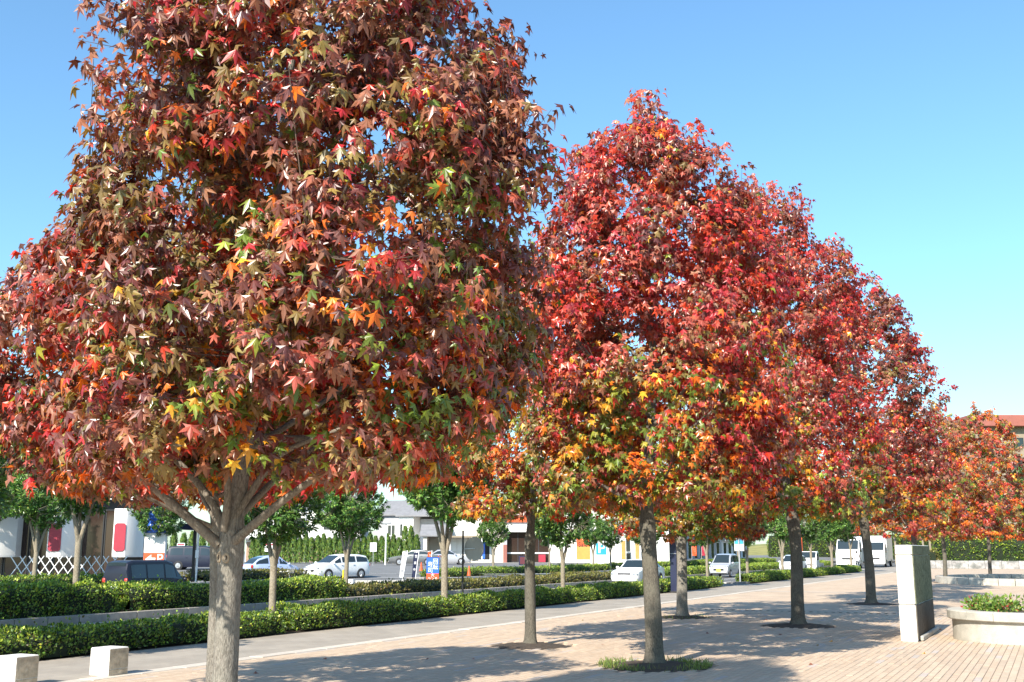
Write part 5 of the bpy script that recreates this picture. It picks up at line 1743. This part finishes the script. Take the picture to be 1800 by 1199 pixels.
# blue and red standing sign with vertical lettering
bs = facing('standing_sign', -4.45, 62.0, -0.10, 'blue and red standing sign with white lettering by the forked tree', 'sign', None, 0.05)
MB().box(-0.36, 0.36, 0.0, 0.22, 0.16, 1.50, 0.05).build('case', M['blackpaint'], bs)
MB().box(-0.345, 0.345, -0.018, -0.002, 0.60, 1.47).build('blue_face', M['blue'], bs)
MB().box(-0.345, 0.345, -0.018, -0.002, 0.19, 0.598).build('red_face', M['orange'], bs)
for tx, x, z in (('回', 0.15, 1.25), ('転', 0.15, 0.93), ('寿', -0.14, 1.08), ('司', -0.14, 0.76)):
    lettering(tx, 0.31, bs, (x, -0.024, z), M['letter'])
lettering('大', 0.22, bs, (0, -0.024, 0.50), M['letter'])
lettering('ランチ', 0.19, bs, (0, -0.024, 0.30), M['letter'])
for x in (-0.30, 0.30):
    MB().box(x - 0.03, x + 0.03, -0.22, 0.44, 0.0, 0.04).tube([(x, 0.11, 0.03), (x, 0.11, 0.2)], 0.02, 6).build('foot', M['blackpaint'], bs)


def banner(label, r, d, z, h, w, col, chars, lean, base=0.35):
    o = facing('banner_flag', r, d, z, label, 'banner')
    MB().tube([(0, 0, 0), (lean, 0, h)], 0.02, 8).tube([(lean, 0, h - 0.02), (lean - w, 0, h - 0.06)], 0.012, 6).build('pole', M['letter'], o)
    MB().cyl((0, 0), 0.2, 0.0, 0.10, 16, 0.15).build('foot', M['dark'], o)
    P = []
    for j in range(13):
        u = j / 12
        z_ = h - 0.08 - (h - base) * u
        xe = lean * z_ / h
        P.append([(xe - w * i / 6 * (1 - 0.25 * u), 0.02 + 0.035 * math.sin(i * 1.4 + j * 0.7), z_) for i in range(7)])
    MB().grid(P).build('cloth', col, o, 80)
    for k, c in enumerate(chars):
        zc = h - 0.30 - k * (h - base) * 0.8 / max(1, len(chars))
        lettering(c, w * 0.62, o, (lean * zc / h - w * 0.42, -0.035, zc), M['letter'] if col is not M['letter'] else M['navy'], 0, 0.9)
    return o


banner('white narrow banner flag with dark blue lettering left of the navy banner', -6.55, 66.0, -0.09, 1.85, 0.30, M['letter'], 'おすすめ', 0.30)
banner('navy blue narrow banner flag with white lettering', -5.75, 65.5, -0.09, 1.80, 0.30, M['navy'], '営業中', 0.22)
banner('red and white narrow banner flag beside the blue and red sign', -4.95, 66.0, -0.09, 1.85, 0.24, M['orange'], 'ランチ', 0.16)


def cone(label, r, d):
    o = facing('traffic_cone', r, d, lotz(d), label, 'traffic cone', 'orange cones on the lot')
    MB().cyl((0, 0), 0.15, 0.03, 0.70, 18, 0.03).build('cone', M['orange'], o, 50)
    MB().box(-0.19, 0.19, -0.19, 0.19, 0, 0.03).build('foot', M['dark'], o)


cone('orange traffic cone behind the round sign post', -2.95, 76)
cone('orange traffic cone left of the blue and red sign', -6.9, 84)
bl = facing('bollard', -9.5, 62.2, -0.09, 'yellow bollard at the lot entrance right of the white minivan', 'bollard')
MB().cyl((0, 0), 0.05, 0, 0.78, 14, 0.05).build('shaft', M['yellow'], bl, 60)
MB().cyl((0, 0), 0.09, 0, 0.03, 14).build('foot', M['yellow'], bl, 60)
wb_ = facing('concrete_block', -9.05, 62.0, -0.09, 'small white concrete block beside the yellow bollard', 'concrete block')
MB().box(-0.17, 0.17, -0.12, 0.12, 0, 0.26, 0.02).build('block', M['letter'], wb_)
kw = facing('kerb_wall', -6.5, 63.4, -0.10, 'low grey kerb wall under the banner flags', 'kerb')
for k in range(7):
    MB().box(-2.45 + k * 0.7, -2.45 + k * 0.7 + 0.685, -0.15, 0.15, 0, 0.17, 0.015).build('kerb_stone', M['planter'], kw)

# lamp post, notice boards
lp = facing('lamp_post', -12.05, 105, lotz(105), 'white lamp post with twin lamp head in front of the grey house', 'lamp post')
MB().cyl((0, 0), 0.075, 0, 3.85, 12, 0.055).build('pole', M['letter'], lp, 60)
MB().box(-0.42, 0.42, -0.16, 0.16, 3.84, 4.0, 0.05).build('lamp_head', M['steel'], lp)
MB().box(-0.30, 0.30, -0.12, 0.12, 3.80, 3.838).build('lens', M['chrome'], lp)
ut = facing('utility_pole', -23.5, 125, 0.4, 'thin grey utility pole between the houses', 'pole')
MB().cyl((0, 0), 0.14, 0, 8.5, 12, 0.09).build('pole', M['steel'], ut, 60)
MB().box(-0.9, 0.9, -0.05, 0.05, 7.6, 7.7).build('cross_arm', M['steel'], ut)
for i, (r, w, l) in enumerate(((-26.2, 0.62, 'white notice board with red heading right of the largest trunk'), (-23.4, 0.8, 'white notice board with red heading behind the pale blue hatchback'),
                               (-13.05, 0.6, 'plain white notice board behind the white minivan'), (-31.9, 0.75, 'white notice board with red heading above the parked dark minivan'))):
    nb = facing('notice_board', r if i != 2 else -12.6, 106 if i != 2 else 100, lotz(105), l, 'sign')
    MB().cyl((0, 0.03), 0.03, 0, 2.1, 8).build('post', M['steel'], nb, 60)
    MB().box(-w / 2, w / 2, -0.03, 0.0, 1.15 + 0.1, 2.05, 0.01).build('board', M['letter'], nb)
    if i != 2:
        MB().box(-w / 2 + 0.05, w / 2 - 0.05, -0.042, -0.032, 1.84, 1.98).build('heading', M['redpaint'], nb)
# railing near the bicycles
rl = facing('railing', -14.55, 60.2, -0.09, 'thin dark metal railing between the largest trunk and the pale evergreen trunk', 'railing')
MB().tube([(-1.0, 0, 0.86), (0.9, 0.2, 0.86)], 0.022, 6).build('top_rail', M['blackpaint'], rl)
MB().tube([(-1.0, 0, 0.74), (0.9, 0.2, 0.74)], 0.016, 6).build('rail', M['blackpaint'], rl)
for k in range(5):
    x = -1.0 + 0.475 * k
    MB().tube([(x, 0.2 * (x + 1) / 1.9, 0), (x, 0.2 * (x + 1) / 1.9, 0.86)], 0.018, 6).build('post', M['blackpaint'], rl)

# parking totem in front of the shops
pk = facing('parking_sign', 9.05, 112, 0.1, 'white parking totem sign with a white P on light blue', 'sign')
MB().box(-1.08, 1.08, 0.0, 0.3, 0.0, 2.85, 0.03).build('case', M['white'], pk)
MB().box(-0.50, 0.55, -0.02, -0.002, 1.25, 2.40).build('blue_field', M['teal'], pk)
lettering('P', 1.35, pk, (0.03, -0.03, 1.83), M['letter'], 0, 1.15)
lettering('P', 1.35, pk, (0.07, -0.028, 1.83), M['letter'], 0, 1.15)


# ================================================================== BUILDINGS
def windowbox(parent, x0, x1, z0, z1, y=0.0, frame=0.06, mats=('letter', 'glass'), mull=1, name='window'):
    f = MB()
    f.box(x0, x1, y - 0.06, y - 0.001, z1 - frame, z1).box(x0, x1, y - 0.06, y - 0.001, z0, z0 + frame)
    for k in range(mull + 2):
        x = x0 + (x1 - x0 - frame) * k / (mull + 1)
        f.box(x, x + frame, y - 0.055, y - 0.001, z0 + frame + 0.001, z1 - frame - 0.001)
    o = f.build(name, M[mats[0]], parent)
    MB().box(x0 + 0.01, x1 - 0.01, y - 0.03, y - 0.004, z0 + 0.01, z1 - 0.01).build('pane', M[mats[1]], o)
    return o


# shop across the street: faces the viewer, tall dark entrance, orange fascia
D0 = 126.0
S0 = 0.0652                                               # metres per photo pixel at the shop front
zz0 = lotz(D0)
sh_ = facing('shop_building', 0, D0, zz0, 'white tiled shop with tall dark glass entrance and orange fascia', 'shop')
xL, xR = (785 - 900) * S0, (1082 - 900) * S0
ex0, ex1 = (893 - 900) * S0, (966 - 900) * S0
EH = 3.45
MB().box(xL, ex0 - 0.55, 0.06, 12, -0.3, 6.0).build('wall', M['cream'], sh_)
MB().box(ex1 + 0.02, xR, 0.06, 12, -0.3, 6.0).build('wall', M['cream'], sh_)
MB().box(ex0 - 0.548, ex1 + 0.018, 0.06, 12, EH, 6.0).build('lintel', M['white'], sh_)
MB().box(ex0 - 0.548, ex1 + 0.018, 3.2, 12, -0.3, EH - 0.002).build('lobby_wall', M['dark'], sh_)
pm = [colour(MB().box(0, 1.17, -0.03, 0.055, 0, 1.17, 0.008).mesh('wall_panel', M['panel']), c) for c in ((0.78, 0.76, 0.71), (0.76, 0.74, 0.69), (0.80, 0.78, 0.73))]
wins = [((838 - 900) * S0, (862 - 900) * S0, 0.25, 2.75), ((1012 - 900) * S0, (1040 - 900) * S0, 0.25, 3.3)]
for a, b in ((xL, ex0 - 0.55), (ex1 + 0.02, xR)):
    x = a
    while x + 1.17 <= b + 0.3:
        for kz in range(5):
            z = 0.02 + kz * 1.19
            if any(x + 1.1 > w0 - 0.02 and x + 0.07 < w1 + 0.02 and z < w3 and z + 1.17 > w2 for w0, w1, w2, w3 in wins):
                continue
            o = link('wall_panel', pm[RR.randrange(3)], sh_)
            o.location = (x, 0, z)
            if x + 1.17 > b:
                o.scale = (max(0.1, (b - x) / 1.17), 1, 1)
        x += 1.19
MB().box(ex0 - 0.545, ex0 - 0.12, -0.10, 0.5, -0.05, 2.0).build('brown_pier', mat('brown_pier', (0.25, 0.09, 0.07), 0.6, 0.1, 3), sh_)
MB().box(ex0 - 0.545, ex0 - 0.12, -0.10, 0.5, 2.004, EH).build('grey_pier', M['grey'], sh_)
windowbox(sh_, ex0 - 0.1, ex1, 0.0, EH, 0.9, 0.09, ('dark', 'shopglass'), 3, 'entrance_glazing')
MB().box(ex0 - 0.1, ex1, 0.72, 0.80, 0.98, 1.14).build('hand_rail', M['letter'], sh_)
MB().box(ex0 + 1.9, ex0 + 2.5, 0.45, 0.55, 0.05, 0.9).build('poster', M['redpaint'], sh_)
MB().box(ex0 + 3.5, ex0 + 4.3, 0.45, 0.55, 0.05, 0.9).build('poster', M['redpaint'], sh_)
MB().box(xL + 4, xR - 6, -0.25, 0.055, 4.55, 5.35).build('orange_fascia', M['orange'], sh_)
for w0, w1, w2, w3 in wins:
    windowbox(sh_, w0, w1, w2, w3, -0.005, 0.07, ('letter', 'shopglass'), 1)
    MB().box(w0 - 0.2, w1 + 0.2, -0.7, -0.07, w3 + 0.06, w3 + 0.16).build('awning', M['steel'], sh_)
w0, w1, w2, w3 = wins[0]
MB().box(w0 + 0.1, w1 - 0.1, -0.075, -0.066, w2 + 0.1, w3 - 0.1).build('poster', M['panel'], sh_)
MB().box(w0 + 0.55, w0 + 0.95, -0.09, -0.077, w2 + 0.2, w3 - 0.3).build('poster', M['blue'], sh_)
w0, w1, w2, w3 = wins[1]
MB().box(w0 + 0.1, w1 - 0.1, -0.075, -0.066, w2 + 1.6, w3 - 0.1).build('poster', M['orange'], sh_)
MB().box(w0 + 0.1, w1 - 0.1, -0.075, -0.066, w2 + 0.1, w2 + 1.58).build('poster', mat('amber_poster', (0.50, 0.25, 0.06), 0.5, 0.1, 2), sh_)
lettering('Sale', 0.75, sh_, ((w0 + w1) / 2 - 0.1, -0.09, w2 + 1.75), M['blackpaint'], 0, 0.9)
MB().box(xL - 0.2, xR + 0.2, -0.3, 12.2, 6.0, 6.35).build('parapet', M['white'], sh_)
MB().box(xL, xR, -0.9, -0.06, -0.25, 0.01).build('step', M['planter'], sh_)
for r_, d_, l in (((903 - 900) * 0.0465, 90, 'dark vending cabinet standing before the shop entrance'),):
    vb = facing('dark_cabinet', 1.3, 104, lotz(104), l, 'cabinet')
    MB().box(-0.65, 0.65, 0, 0.6, 0, 0.85, 0.03).build('case', M['navy'], vb)
    MB().box(-0.55, 0.55, -0.02, 0.0, 0.1, 0.75).build('panel', mat('dark_red_panel', (0.10, 0.02, 0.03), 0.5, 0.1, 4), vb)

# white block right of the shop with a tall grey window strip
s2 = facing('white_building', 0, 121.0, 0.3, 'plain white building with a tall grey window strip right of the parking sign', 'building')
x0, x1 = (1084 - 900) * 0.0626, (1176 - 900) * 0.0626
MB().box(x0, x1, 0.0, 14, -0.3, 7.0).build('wall', M['white'], s2)
MB().box(x0 - 0.1, x1 + 0.1, -0.1, 14.1, 7.0, 7.3).build('parapet', M['white'], s2)
gx0, gx1 = (1100 - 900) * 0.0626, (1108 - 900) * 0.0626
for z0, z1 in ((0.2, 1.2), (1.35, 3.1), (3.15, 4.9), (4.95, 6.4)):
    windowbox(s2, gx0, gx1, z0, z1, -0.002, 0.04, ('steel', 'glass'), 0)
for xx_ in ((1093 - 900) * 0.0626, (1117 - 900) * 0.0626):
    b_ = facing('banner_flag', xx_, 119.6, 0.3, 'yellow banner flag %s the grey window strip of the white building' % ('left of' if xx_ < 13 else 'right of'), 'banner')
    MB().tube([(0.25, 0, 0), (0.25, 0, 2.6)], 0.03, 6).build('pole', M['steel'], b_)
    MB().grid([[(-0.2 + 0.45 * i / 4, 0.03 * math.sin(i + j), 0.5 + 2.0 * j / 8) for i in range(5)] for j in range(9)]).build('cloth', mat('yellow_cloth', (0.42, 0.27, 0.08), 0.7, 0.25, 3), b_)

# row of shaded shop fronts along the far side of the street
xx0 = -52.0
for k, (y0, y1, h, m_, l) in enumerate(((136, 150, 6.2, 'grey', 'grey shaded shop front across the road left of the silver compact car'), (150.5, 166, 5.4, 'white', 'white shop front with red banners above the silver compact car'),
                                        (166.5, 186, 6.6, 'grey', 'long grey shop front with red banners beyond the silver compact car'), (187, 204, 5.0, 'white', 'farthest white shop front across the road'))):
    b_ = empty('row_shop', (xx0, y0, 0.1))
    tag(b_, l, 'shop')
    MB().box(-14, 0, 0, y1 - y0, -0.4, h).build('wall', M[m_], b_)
    MB().box(-14.1, 0.35, -0.1, y1 - y0 + 0.1, h, h + 0.3).build('roof', M['roof'], b_)
    y = 0.8
    while y + 2.2 < y1 - y0:
        f = MB()
        f.box(0.001, 0.06, y, y + 2.0, 0.3, 0.4).box(0.001, 0.06, y, y + 2.0, 3.0, 3.1).box(0.001, 0.06, y, y + 0.08, 0.401, 2.999).box(0.001, 0.06, y + 1.92, y + 2.0, 0.401, 2.999)
        o = f.build('window', M['letter'], b_)
        MB().box(0.002, 0.03, y + 0.02, y + 1.98, 0.32, 3.08).build('pane', M['glass'], o)
        y += 3.2
    MB().box(0.001, 0.7, 0.2, y1 - y0 - 0.2, 3.3, 3.5).build('canopy', M['steel'], b_)
for k, (y, c, l) in enumerate(((140, 'orange', 'red banner flag left of the silver compact car'), (149, 'redpaint', 'red banner flag above the silver compact car roof'), (158, 'orange', 'orange red banner flag right of the silver compact car roof'), (163, 'redpaint', 'dark red banner flag beside the grey pole sign'))):
    b_ = empty('banner_flag', (-48.5, y, 0.1), 0.2)
    tag(b_, l, 'banner')
    MB().tube([(0, 0, 0), (0, 0, 3.2)], 0.04, 6).build('pole', M['steel'], b_)
    MB().grid([[(0.7 * i / 4, 0.05 * math.sin(i + j), 0.9 + 2.2 * j / 8) for i in range(5)] for j in range(9)]).build('cloth', M[c], b_)

# grey and white house behind the conifer screen
hs = facing('house', 0, 132, 0.45, 'grey and white house with lit upper wall behind the conifer screen', 'house', None, -0.25)
hp = 0.0683
hx = lambda px: (px - 900) * hp
MB().box(hx(640), hx(688), 1.2, 9, -0.3, 5.6).build('grey_wall', M['grey'], hs)
MB().box(hx(688.3), hx(716), 0.0, 9, -0.3, 5.4).build('white_wall', M['white'], hs)
MB().box(hx(716.3), hx(768), 2.6, 9, -0.3, 5.2).build('side_wall', mat('shaded_white_wall', (0.66, 0.69, 0.74), 0.7, 0.04, 0.6), hs)  # white wall turned from the sun, bluish shade put into its colour
def gable(x0, x1, y0, y1, z, hgt, ov=0.4):
    xm = (x0 + x1) / 2
    return MB().add([(x0 - ov, y0 - ov, z), (x1 + ov, y0 - ov, z), (x1 + ov, y1 + ov, z), (x0 - ov, y1 + ov, z), (x0 - ov, (y0 + y1) / 2, z + hgt), (x1 + ov, (y0 + y1) / 2, z + hgt),
                     (x0 - ov, y0 - ov, z - 0.18), (x1 + ov, y0 - ov, z - 0.18), (x1 + ov, y1 + ov, z - 0.18), (x0 - ov, y1 + ov, z - 0.18)],
                    [(0, 1, 5, 4), (2, 3, 4, 5), (0, 4, 3), (1, 2, 5), (6, 7, 1, 0), (7, 8, 2, 1), (8, 9, 3, 2), (9, 6, 0, 3), (9, 8, 7, 6)])
gable(hx(640), hx(688), 1.2, 9, 5.78, 1.9).build('roof', M['roof'], hs)
gable(hx(688.5), hx(768), 0.0, 9, 5.60, 2.3, 0.35).build('roof', M['roof'], hs)
windowbox(hs, hx(690), hx(697), 3.0, 4.6, -0.002, 0.08, ('letter', 'glass'), 0)
windowbox(hs, hx(660), hx(676), 3.1, 4.5, 1.198, 0.08, ('letter', 'glass'), 1)
windowbox(hs, hx(664), hx(678), 0.4, 2.0, 1.198, 0.06, ('dark', 'glass'), 1)
windowbox(hs, hx(693), hx(708), 0.6, 1.9, -0.002, 0.06, ('dark', 'glass'), 1)
MB().box(hx(640) - 0.3, hx(688), 0.5, 1.19, 2.35, 2.5).build('canopy', M['roof'], hs)
pc_ = facing('carport', -8.4, 124, 0.45, 'low annex with grey pitched roof right of the house', 'annex')
MB().box(-1.6, -1.2, 0, 4, 0, 2.9).box(-1.19, 2.6, 3.6, 4, 0, 2.9).build('wall', M['cream'], pc_)
gable(-1.7, 1.2, 0, 4, 3.05, 1.2, 0.3).build('roof', M['roof'], pc_)
MB().box(1.3, 5.2, -0.2, 4, 2.75, 2.95).build('flat_roof', M['tan'], pc_)
for x in (1.4, 5.0):
    MB().box(x - 0.06, x + 0.06, -0.1, 0.02, 0, 2.749).build('post', M['letter'], pc_)
MB().box(1.3, 5.2, 3.5, 3.6, 0, 2.748).build('back_wall', M['dark'], pc_)
# low white house glimpsed between the tree stems
h2 = facing('white_house', -26.2, 135, 0.4, 'white house front glimpsed between the evergreen stems', 'house')
MB().box(-6.5, 7.5, 0, 8, -0.3, 6.4).build('wall', M['white'], h2)
MB().box(-6.8, 7.8, -1.2, -0.02, 2.7, 2.9).build('canopy', M['roof'], h2)
MB().box(-6.4, 7.4, -0.03, -0.004, 0.0, 2.4).build('ground_floor', mat('tan_brick', (0.30, 0.20, 0.14), 0.9, 0.2, 3), h2)
gable(-6.5, 7.5, 0, 8, 6.6, 1.6).build('roof', M['roof'], h2)
for x in (-5.0, -1.0, 3.0):
    windowbox(h2, x, x + 1.7, 3.9, 5.3, -0.003, 0.08, ('dark', 'glass'), 1)

# parlour at left: dark glass front with two hanging white sign boxes
D1 = 57.0
S1 = D1 * 0.000517
pr = facing('parlour_building', 0, D1, 0.0, 'dark glazed building with hanging white sign boxes at left', 'building')
ax0, ax1 = (-60 - 900) * S1, (239 - 900) * S1
MB().box(ax0, ax1, 1.2, 3.4, -0.2, 4.4).build('wall', M['dark'], pr)
MB().box(ax0 - 0.2, ax1 + 0.2, 0.6, 3.6, 4.4, 4.9).build('roof_edge', M['white'], pr)
k = 0
x = ax0 + 0.2
while x + 1.3 < ax1:
    windowbox(pr, x, x + 1.25, 0.1, 3.9, 1.195, 0.06, ('blackpaint', 'shopglass'), 0)
    x += 1.3
for (pa, pb, l) in ((84, 128, 'a'), (199, 239, 'b'), (-40, 20, 'c')):
    bx0, bx1 = (pa - 900) * S1, (pb - 900) * S1
    wdt = bx1 - bx0
    prof_ = [(bx0, -0.1), (bx0 + 0.58 * wdt, -0.18), (bx0 + 0.62 * wdt, -0.14), (bx0 + 0.90 * wdt, 0.30), (bx1, 0.55), (bx1, 1.19), (bx0, 1.19)]
    bx = MB().loft([[(px_, py_, 1.42) for px_, py_ in prof_], [(px_, py_ - 0.04, 1.56) for px_, py_ in prof_], [(px_, py_ - 0.04, 3.9) for px_, py_ in prof_]]).build('sign_box', M['white'], pr, 30)
    cx_ = bx0 + 0.33 * wdt
    hw_, zz_a, zz_b = 0.25 * wdt, 1.72, 3.15
    c_ = 0.1
    MB().loft([[(cx_ - hw_ + c_, yy, zz_a), (cx_ + hw_ - c_, yy, zz_a), (cx_ + hw_, yy, zz_a + c_), (cx_ + hw_, yy, zz_b - c_), (cx_ + hw_ - c_, yy, zz_b), (cx_ - hw_ + c_, yy, zz_b), (cx_ - hw_, yy, zz_b - c_), (cx_ - hw_, yy, zz_a + c_)] for yy in (-0.26, -0.20)]).build('red_plaque', M['redpaint'], bx)
# white lattice barrier
lt = facing('lattice_fence', (100 - 900) * 0.0258, 50.0, 0.15, 'white folding lattice fence behind the low hedge', 'fence')
n_l = 7
pw = 0.42
for k in range(-5, n_l):
    for s_ in (1, -1):
        m_ = MB().tube([(k * pw * 1.0 + (0 if s_ > 0 else pw * 1.6), 0.012 * s_, 0.42), (k * pw * 1.0 + (pw * 1.6 if s_ > 0 else 0), 0.012 * s_, 1.36)], 0.022, 5)
        m_.build('slat', M['letter'], lt)
# blue, white and red totem sign
tt_ = facing('totem_sign', (272 - 900) * 0.0269, 52.0, -0.05, 'blue, white and red totem sign with an arrow behind the dark van', 'sign')
MB().box(-0.50, 0.50, 0, 0.28, 0.3, 5.2, 0.02).build('case', M['white'], tt_)
MB().box(-0.485, 0.485, -0.02, -0.002, 2.62, 4.6).build('blue_face', M['blue'], tt_)
MB().box(-0.485, 0.485, -0.02, -0.002, 0.75, 1.70).build('red_face', M['orange'], tt_)
arw = MB()
arw.add([(-0.40, -0.03, 1.40), (-0.12, -0.03, 1.62), (-0.12, -0.03, 1.47), (0.08, -0.03, 1.47), (0.08, -0.03, 1.33), (-0.12, -0.03, 1.33), (-0.12, -0.03, 1.18)], [(0, 6, 1), (2, 5, 4, 3)])
arw.build('arrow', M['letter'], tt_)
lettering('P', 0.62, tt_, (0.29, -0.03, 1.40), M['letter'])
for k, x in enumerate((-0.28, 0.0, 0.28)):
    lettering('くすり'[k], 0.36, tt_, (x, -0.03, 2.86), M['letter'])
MB().box(-0.44, 0.44, 0.04, 0.24, -0.05, 0.299).build('foot', M['steel'], tt_)
# dark shelter roof with posts
sr = facing('shelter', (352 - 900) * 0.0282, 54.5, 0.15, 'small dark roofed shelter with black and white posts behind the trunk branches', 'shelter')
MB().box(-1.0, 2.2, -0.2, 1.6, 2.62, 2.92, 0.03).build('roof', M['navy'], sr)
MB().box(-0.36, -0.22, 0, 0.14, 0, 2.618).build('post', M['blackpaint'], sr)
MB().box(-0.17, -0.09, 0.02, 0.1, 0, 2.616).build('post', M['letter'], sr)
MB().box(1.9, 2.04, 0, 0.14, 0, 2.618).build('post', M['blackpaint'], sr)
MB().box(-0.21, -0.05, -0.03, 0.018, 1.25, 1.62).build('notice', M['letter'], sr)

# low mottled wall and gatepost at the end of the plaza, pool edge
wl2 = empty('low_wall', (0, 117.2, 0))
tag(wl2, 'low mottled stone wall at the far end of the plaza', 'wall')
x = -12.4
while x < 24:
    MB().box(x, x + 1.48, -0.25, 0.25, 0, 0.78 + RR.uniform(-0.02, 0.02), 0.02).build('stone', M['mottled'], wl2)
    x += 1.5
gp = empty('gatepost', (-13.35, 116.9, 0))
tag(gp, 'white gatepost at the end of the low mottled wall', 'gatepost')
MB().box(-0.42, 0.42, -0.35, 0.35, 0, 0.98, 0.02).build('shaft', M['granite_white'], gp)
MB().box(-0.46, 0.46, -0.39, 0.39, 0.982, 1.06, 0.02).build('cap', M['granite_white'], gp)
pool = empty('pool_edge', (-1.2, 68.0, 0))
tag(pool, 'raised stone edge of a shallow basin at far right', 'basin')
for k in range(40):
    a0, a1 = 2 * math.pi * k / 40 + 0.003, 2 * math.pi * (k + 1) / 40 - 0.003
    rx, ry = 5.2, 7.0
    ri = 0.88
    q4 = [(rx * math.cos(a0), ry * math.sin(a0)), (rx * math.cos(a1), ry * math.sin(a1)), (rx * ri * math.cos(a1), ry * ri * math.sin(a1)), (rx * ri * math.cos(a0), ry * ri * math.sin(a0))]
    MB().loft([[(x, y, 0.0) for x, y in q4], [(x, y, 0.34) for x, y in q4]]).build('edge_stone', M['planter'], pool)
MB().loft([[(5.2 * 0.87 * math.cos(2 * math.pi * k / 40), 7.0 * 0.87 * math.sin(2 * math.pi * k / 40), z) for k in range(40)] for z in (0.05, 0.15)]).build('water', glass_mat('pool_water', (0.03, 0.04, 0.03), 0.05, 0.5), pool)
# brown roofed tower block at the right edge
tb = facing('brown_roofed_building', (1683 - 900) * 0.0982 + 12.6, 190, 0, 'tall tan building with red brown overhanging roof at the right edge', 'building')
MB().box(-7.6, 12, 0.5, 14, -0.5, 23.2).build('wall', M['tan'], tb)
MB().box(-9.2, 14, -1.0, 15.5, 23.2, 25.2, 0.1).build('roof_slab', M['brown'], tb)
for z in (4, 8, 12, 16, 19.5):
    for x in (-5.5, -1.5, 2.5, 6.5):
        windowbox(tb, x, x + 2.2, z, z + 1.8, 0.498, 0.1, ('dark', 'glass'), 1)
# pale canvas canopy far behind the gatepost
cv = facing('canvas_canopy', (1556 - 900) * 0.0675, 134, 0, 'pale canvas canopy with sloping roof behind the gatepost', 'canopy')
P = []
for j in range(9):
    u = j / 8
    P.append([(-2.6 + 0.9 * u + (4.4 - 1.2 * u) * i / 6, 0.4 + 3.0 * u + 0.12 * math.sin(i), 0.9 + 2.6 * (u ** 0.7)) for i in range(7)])
MB().grid(P).build('cloth', M['tent'], cv, 80)
for x in (-2.5, 1.7):
    MB().tube([(x, 0.45, 0), (x, 0.45, 0.95)], 0.05, 8).build('post', M['steel'], cv)
# traffic signal pole far down the street
ts = empty('signal_pole', (-24.2, 118.0, 0.02))
tag(ts, 'orange and white signal pole far down the street right of the third sweetgum trunk', 'signal')
MB().cyl((0, 0), 0.10, 0, 3.2, 10).build('pole', M['orange'], ts, 60)
MB().box(-0.30, 0.30, -0.22, 0.10, 3.2, 4.1, 0.04).build('head', M['letter'], ts)
MB().disc((0, -0.23, 3.42), (0, -1, 0), 0.17, 0.03, 18).build('lens', M['red'], ts)

# fallen leaves on the paving
for k, (x, y, l) in enumerate(((-2.2, 20.5, 'curled yellow fallen leaf on the paving below the planter'), (-4.1, 22.4, 'yellow fallen leaf at the shadow edge left of the monument'), (-3.6, 17.8, 'brown fallen leaf on the sunlit paving at lower right'),
                               (-10.6, 13.0, 'brown fallen leaf on the paving beside the largest trunk'), (-6.9, 23.4, 'dark fallen leaf in the tree shadow'), (-2.5, 26.8, 'reddish fallen leaf at the foot of the monument'))):
    me = leaf_data(2, (6, 6, 1, 1, 0, 5)[k])
    o = link('fallen_leaf', me)
    o.location = (x, y, 0.03)
    s = 0.075
    o.scale = (s, s, s)
    o.rotation_euler = (0.2, 0.15, k * 1.3)
    tag(o, l, 'leaf', 'fallen leaves on the paving')

for k in range(16):
    x, y = RR.uniform(-11, -3.2), RR.uniform(14.5, 30)
    if any(math.hypot(x - px, y - py) < pr + 0.1 for (px, py), pr in zip(PIT, PITR)):
        continue
    o = link('fallen_leaf', leaf_data(RR.randrange(3), RR.choice((0, 1, 2))))
    o.location = (x, y, 0.025)
    s = RR.uniform(0.045, 0.07)
    o.scale = (s, s, s * 0.7)
    o.rotation_euler = (RR.uniform(-0.3, 0.3), RR.uniform(-0.3, 0.3), RR.uniform(0, 6))
    tag(o, 'tiny dry brown leaf lying on the paving between the trunks', 'leaf', 'tiny dry leaves between the trunks')
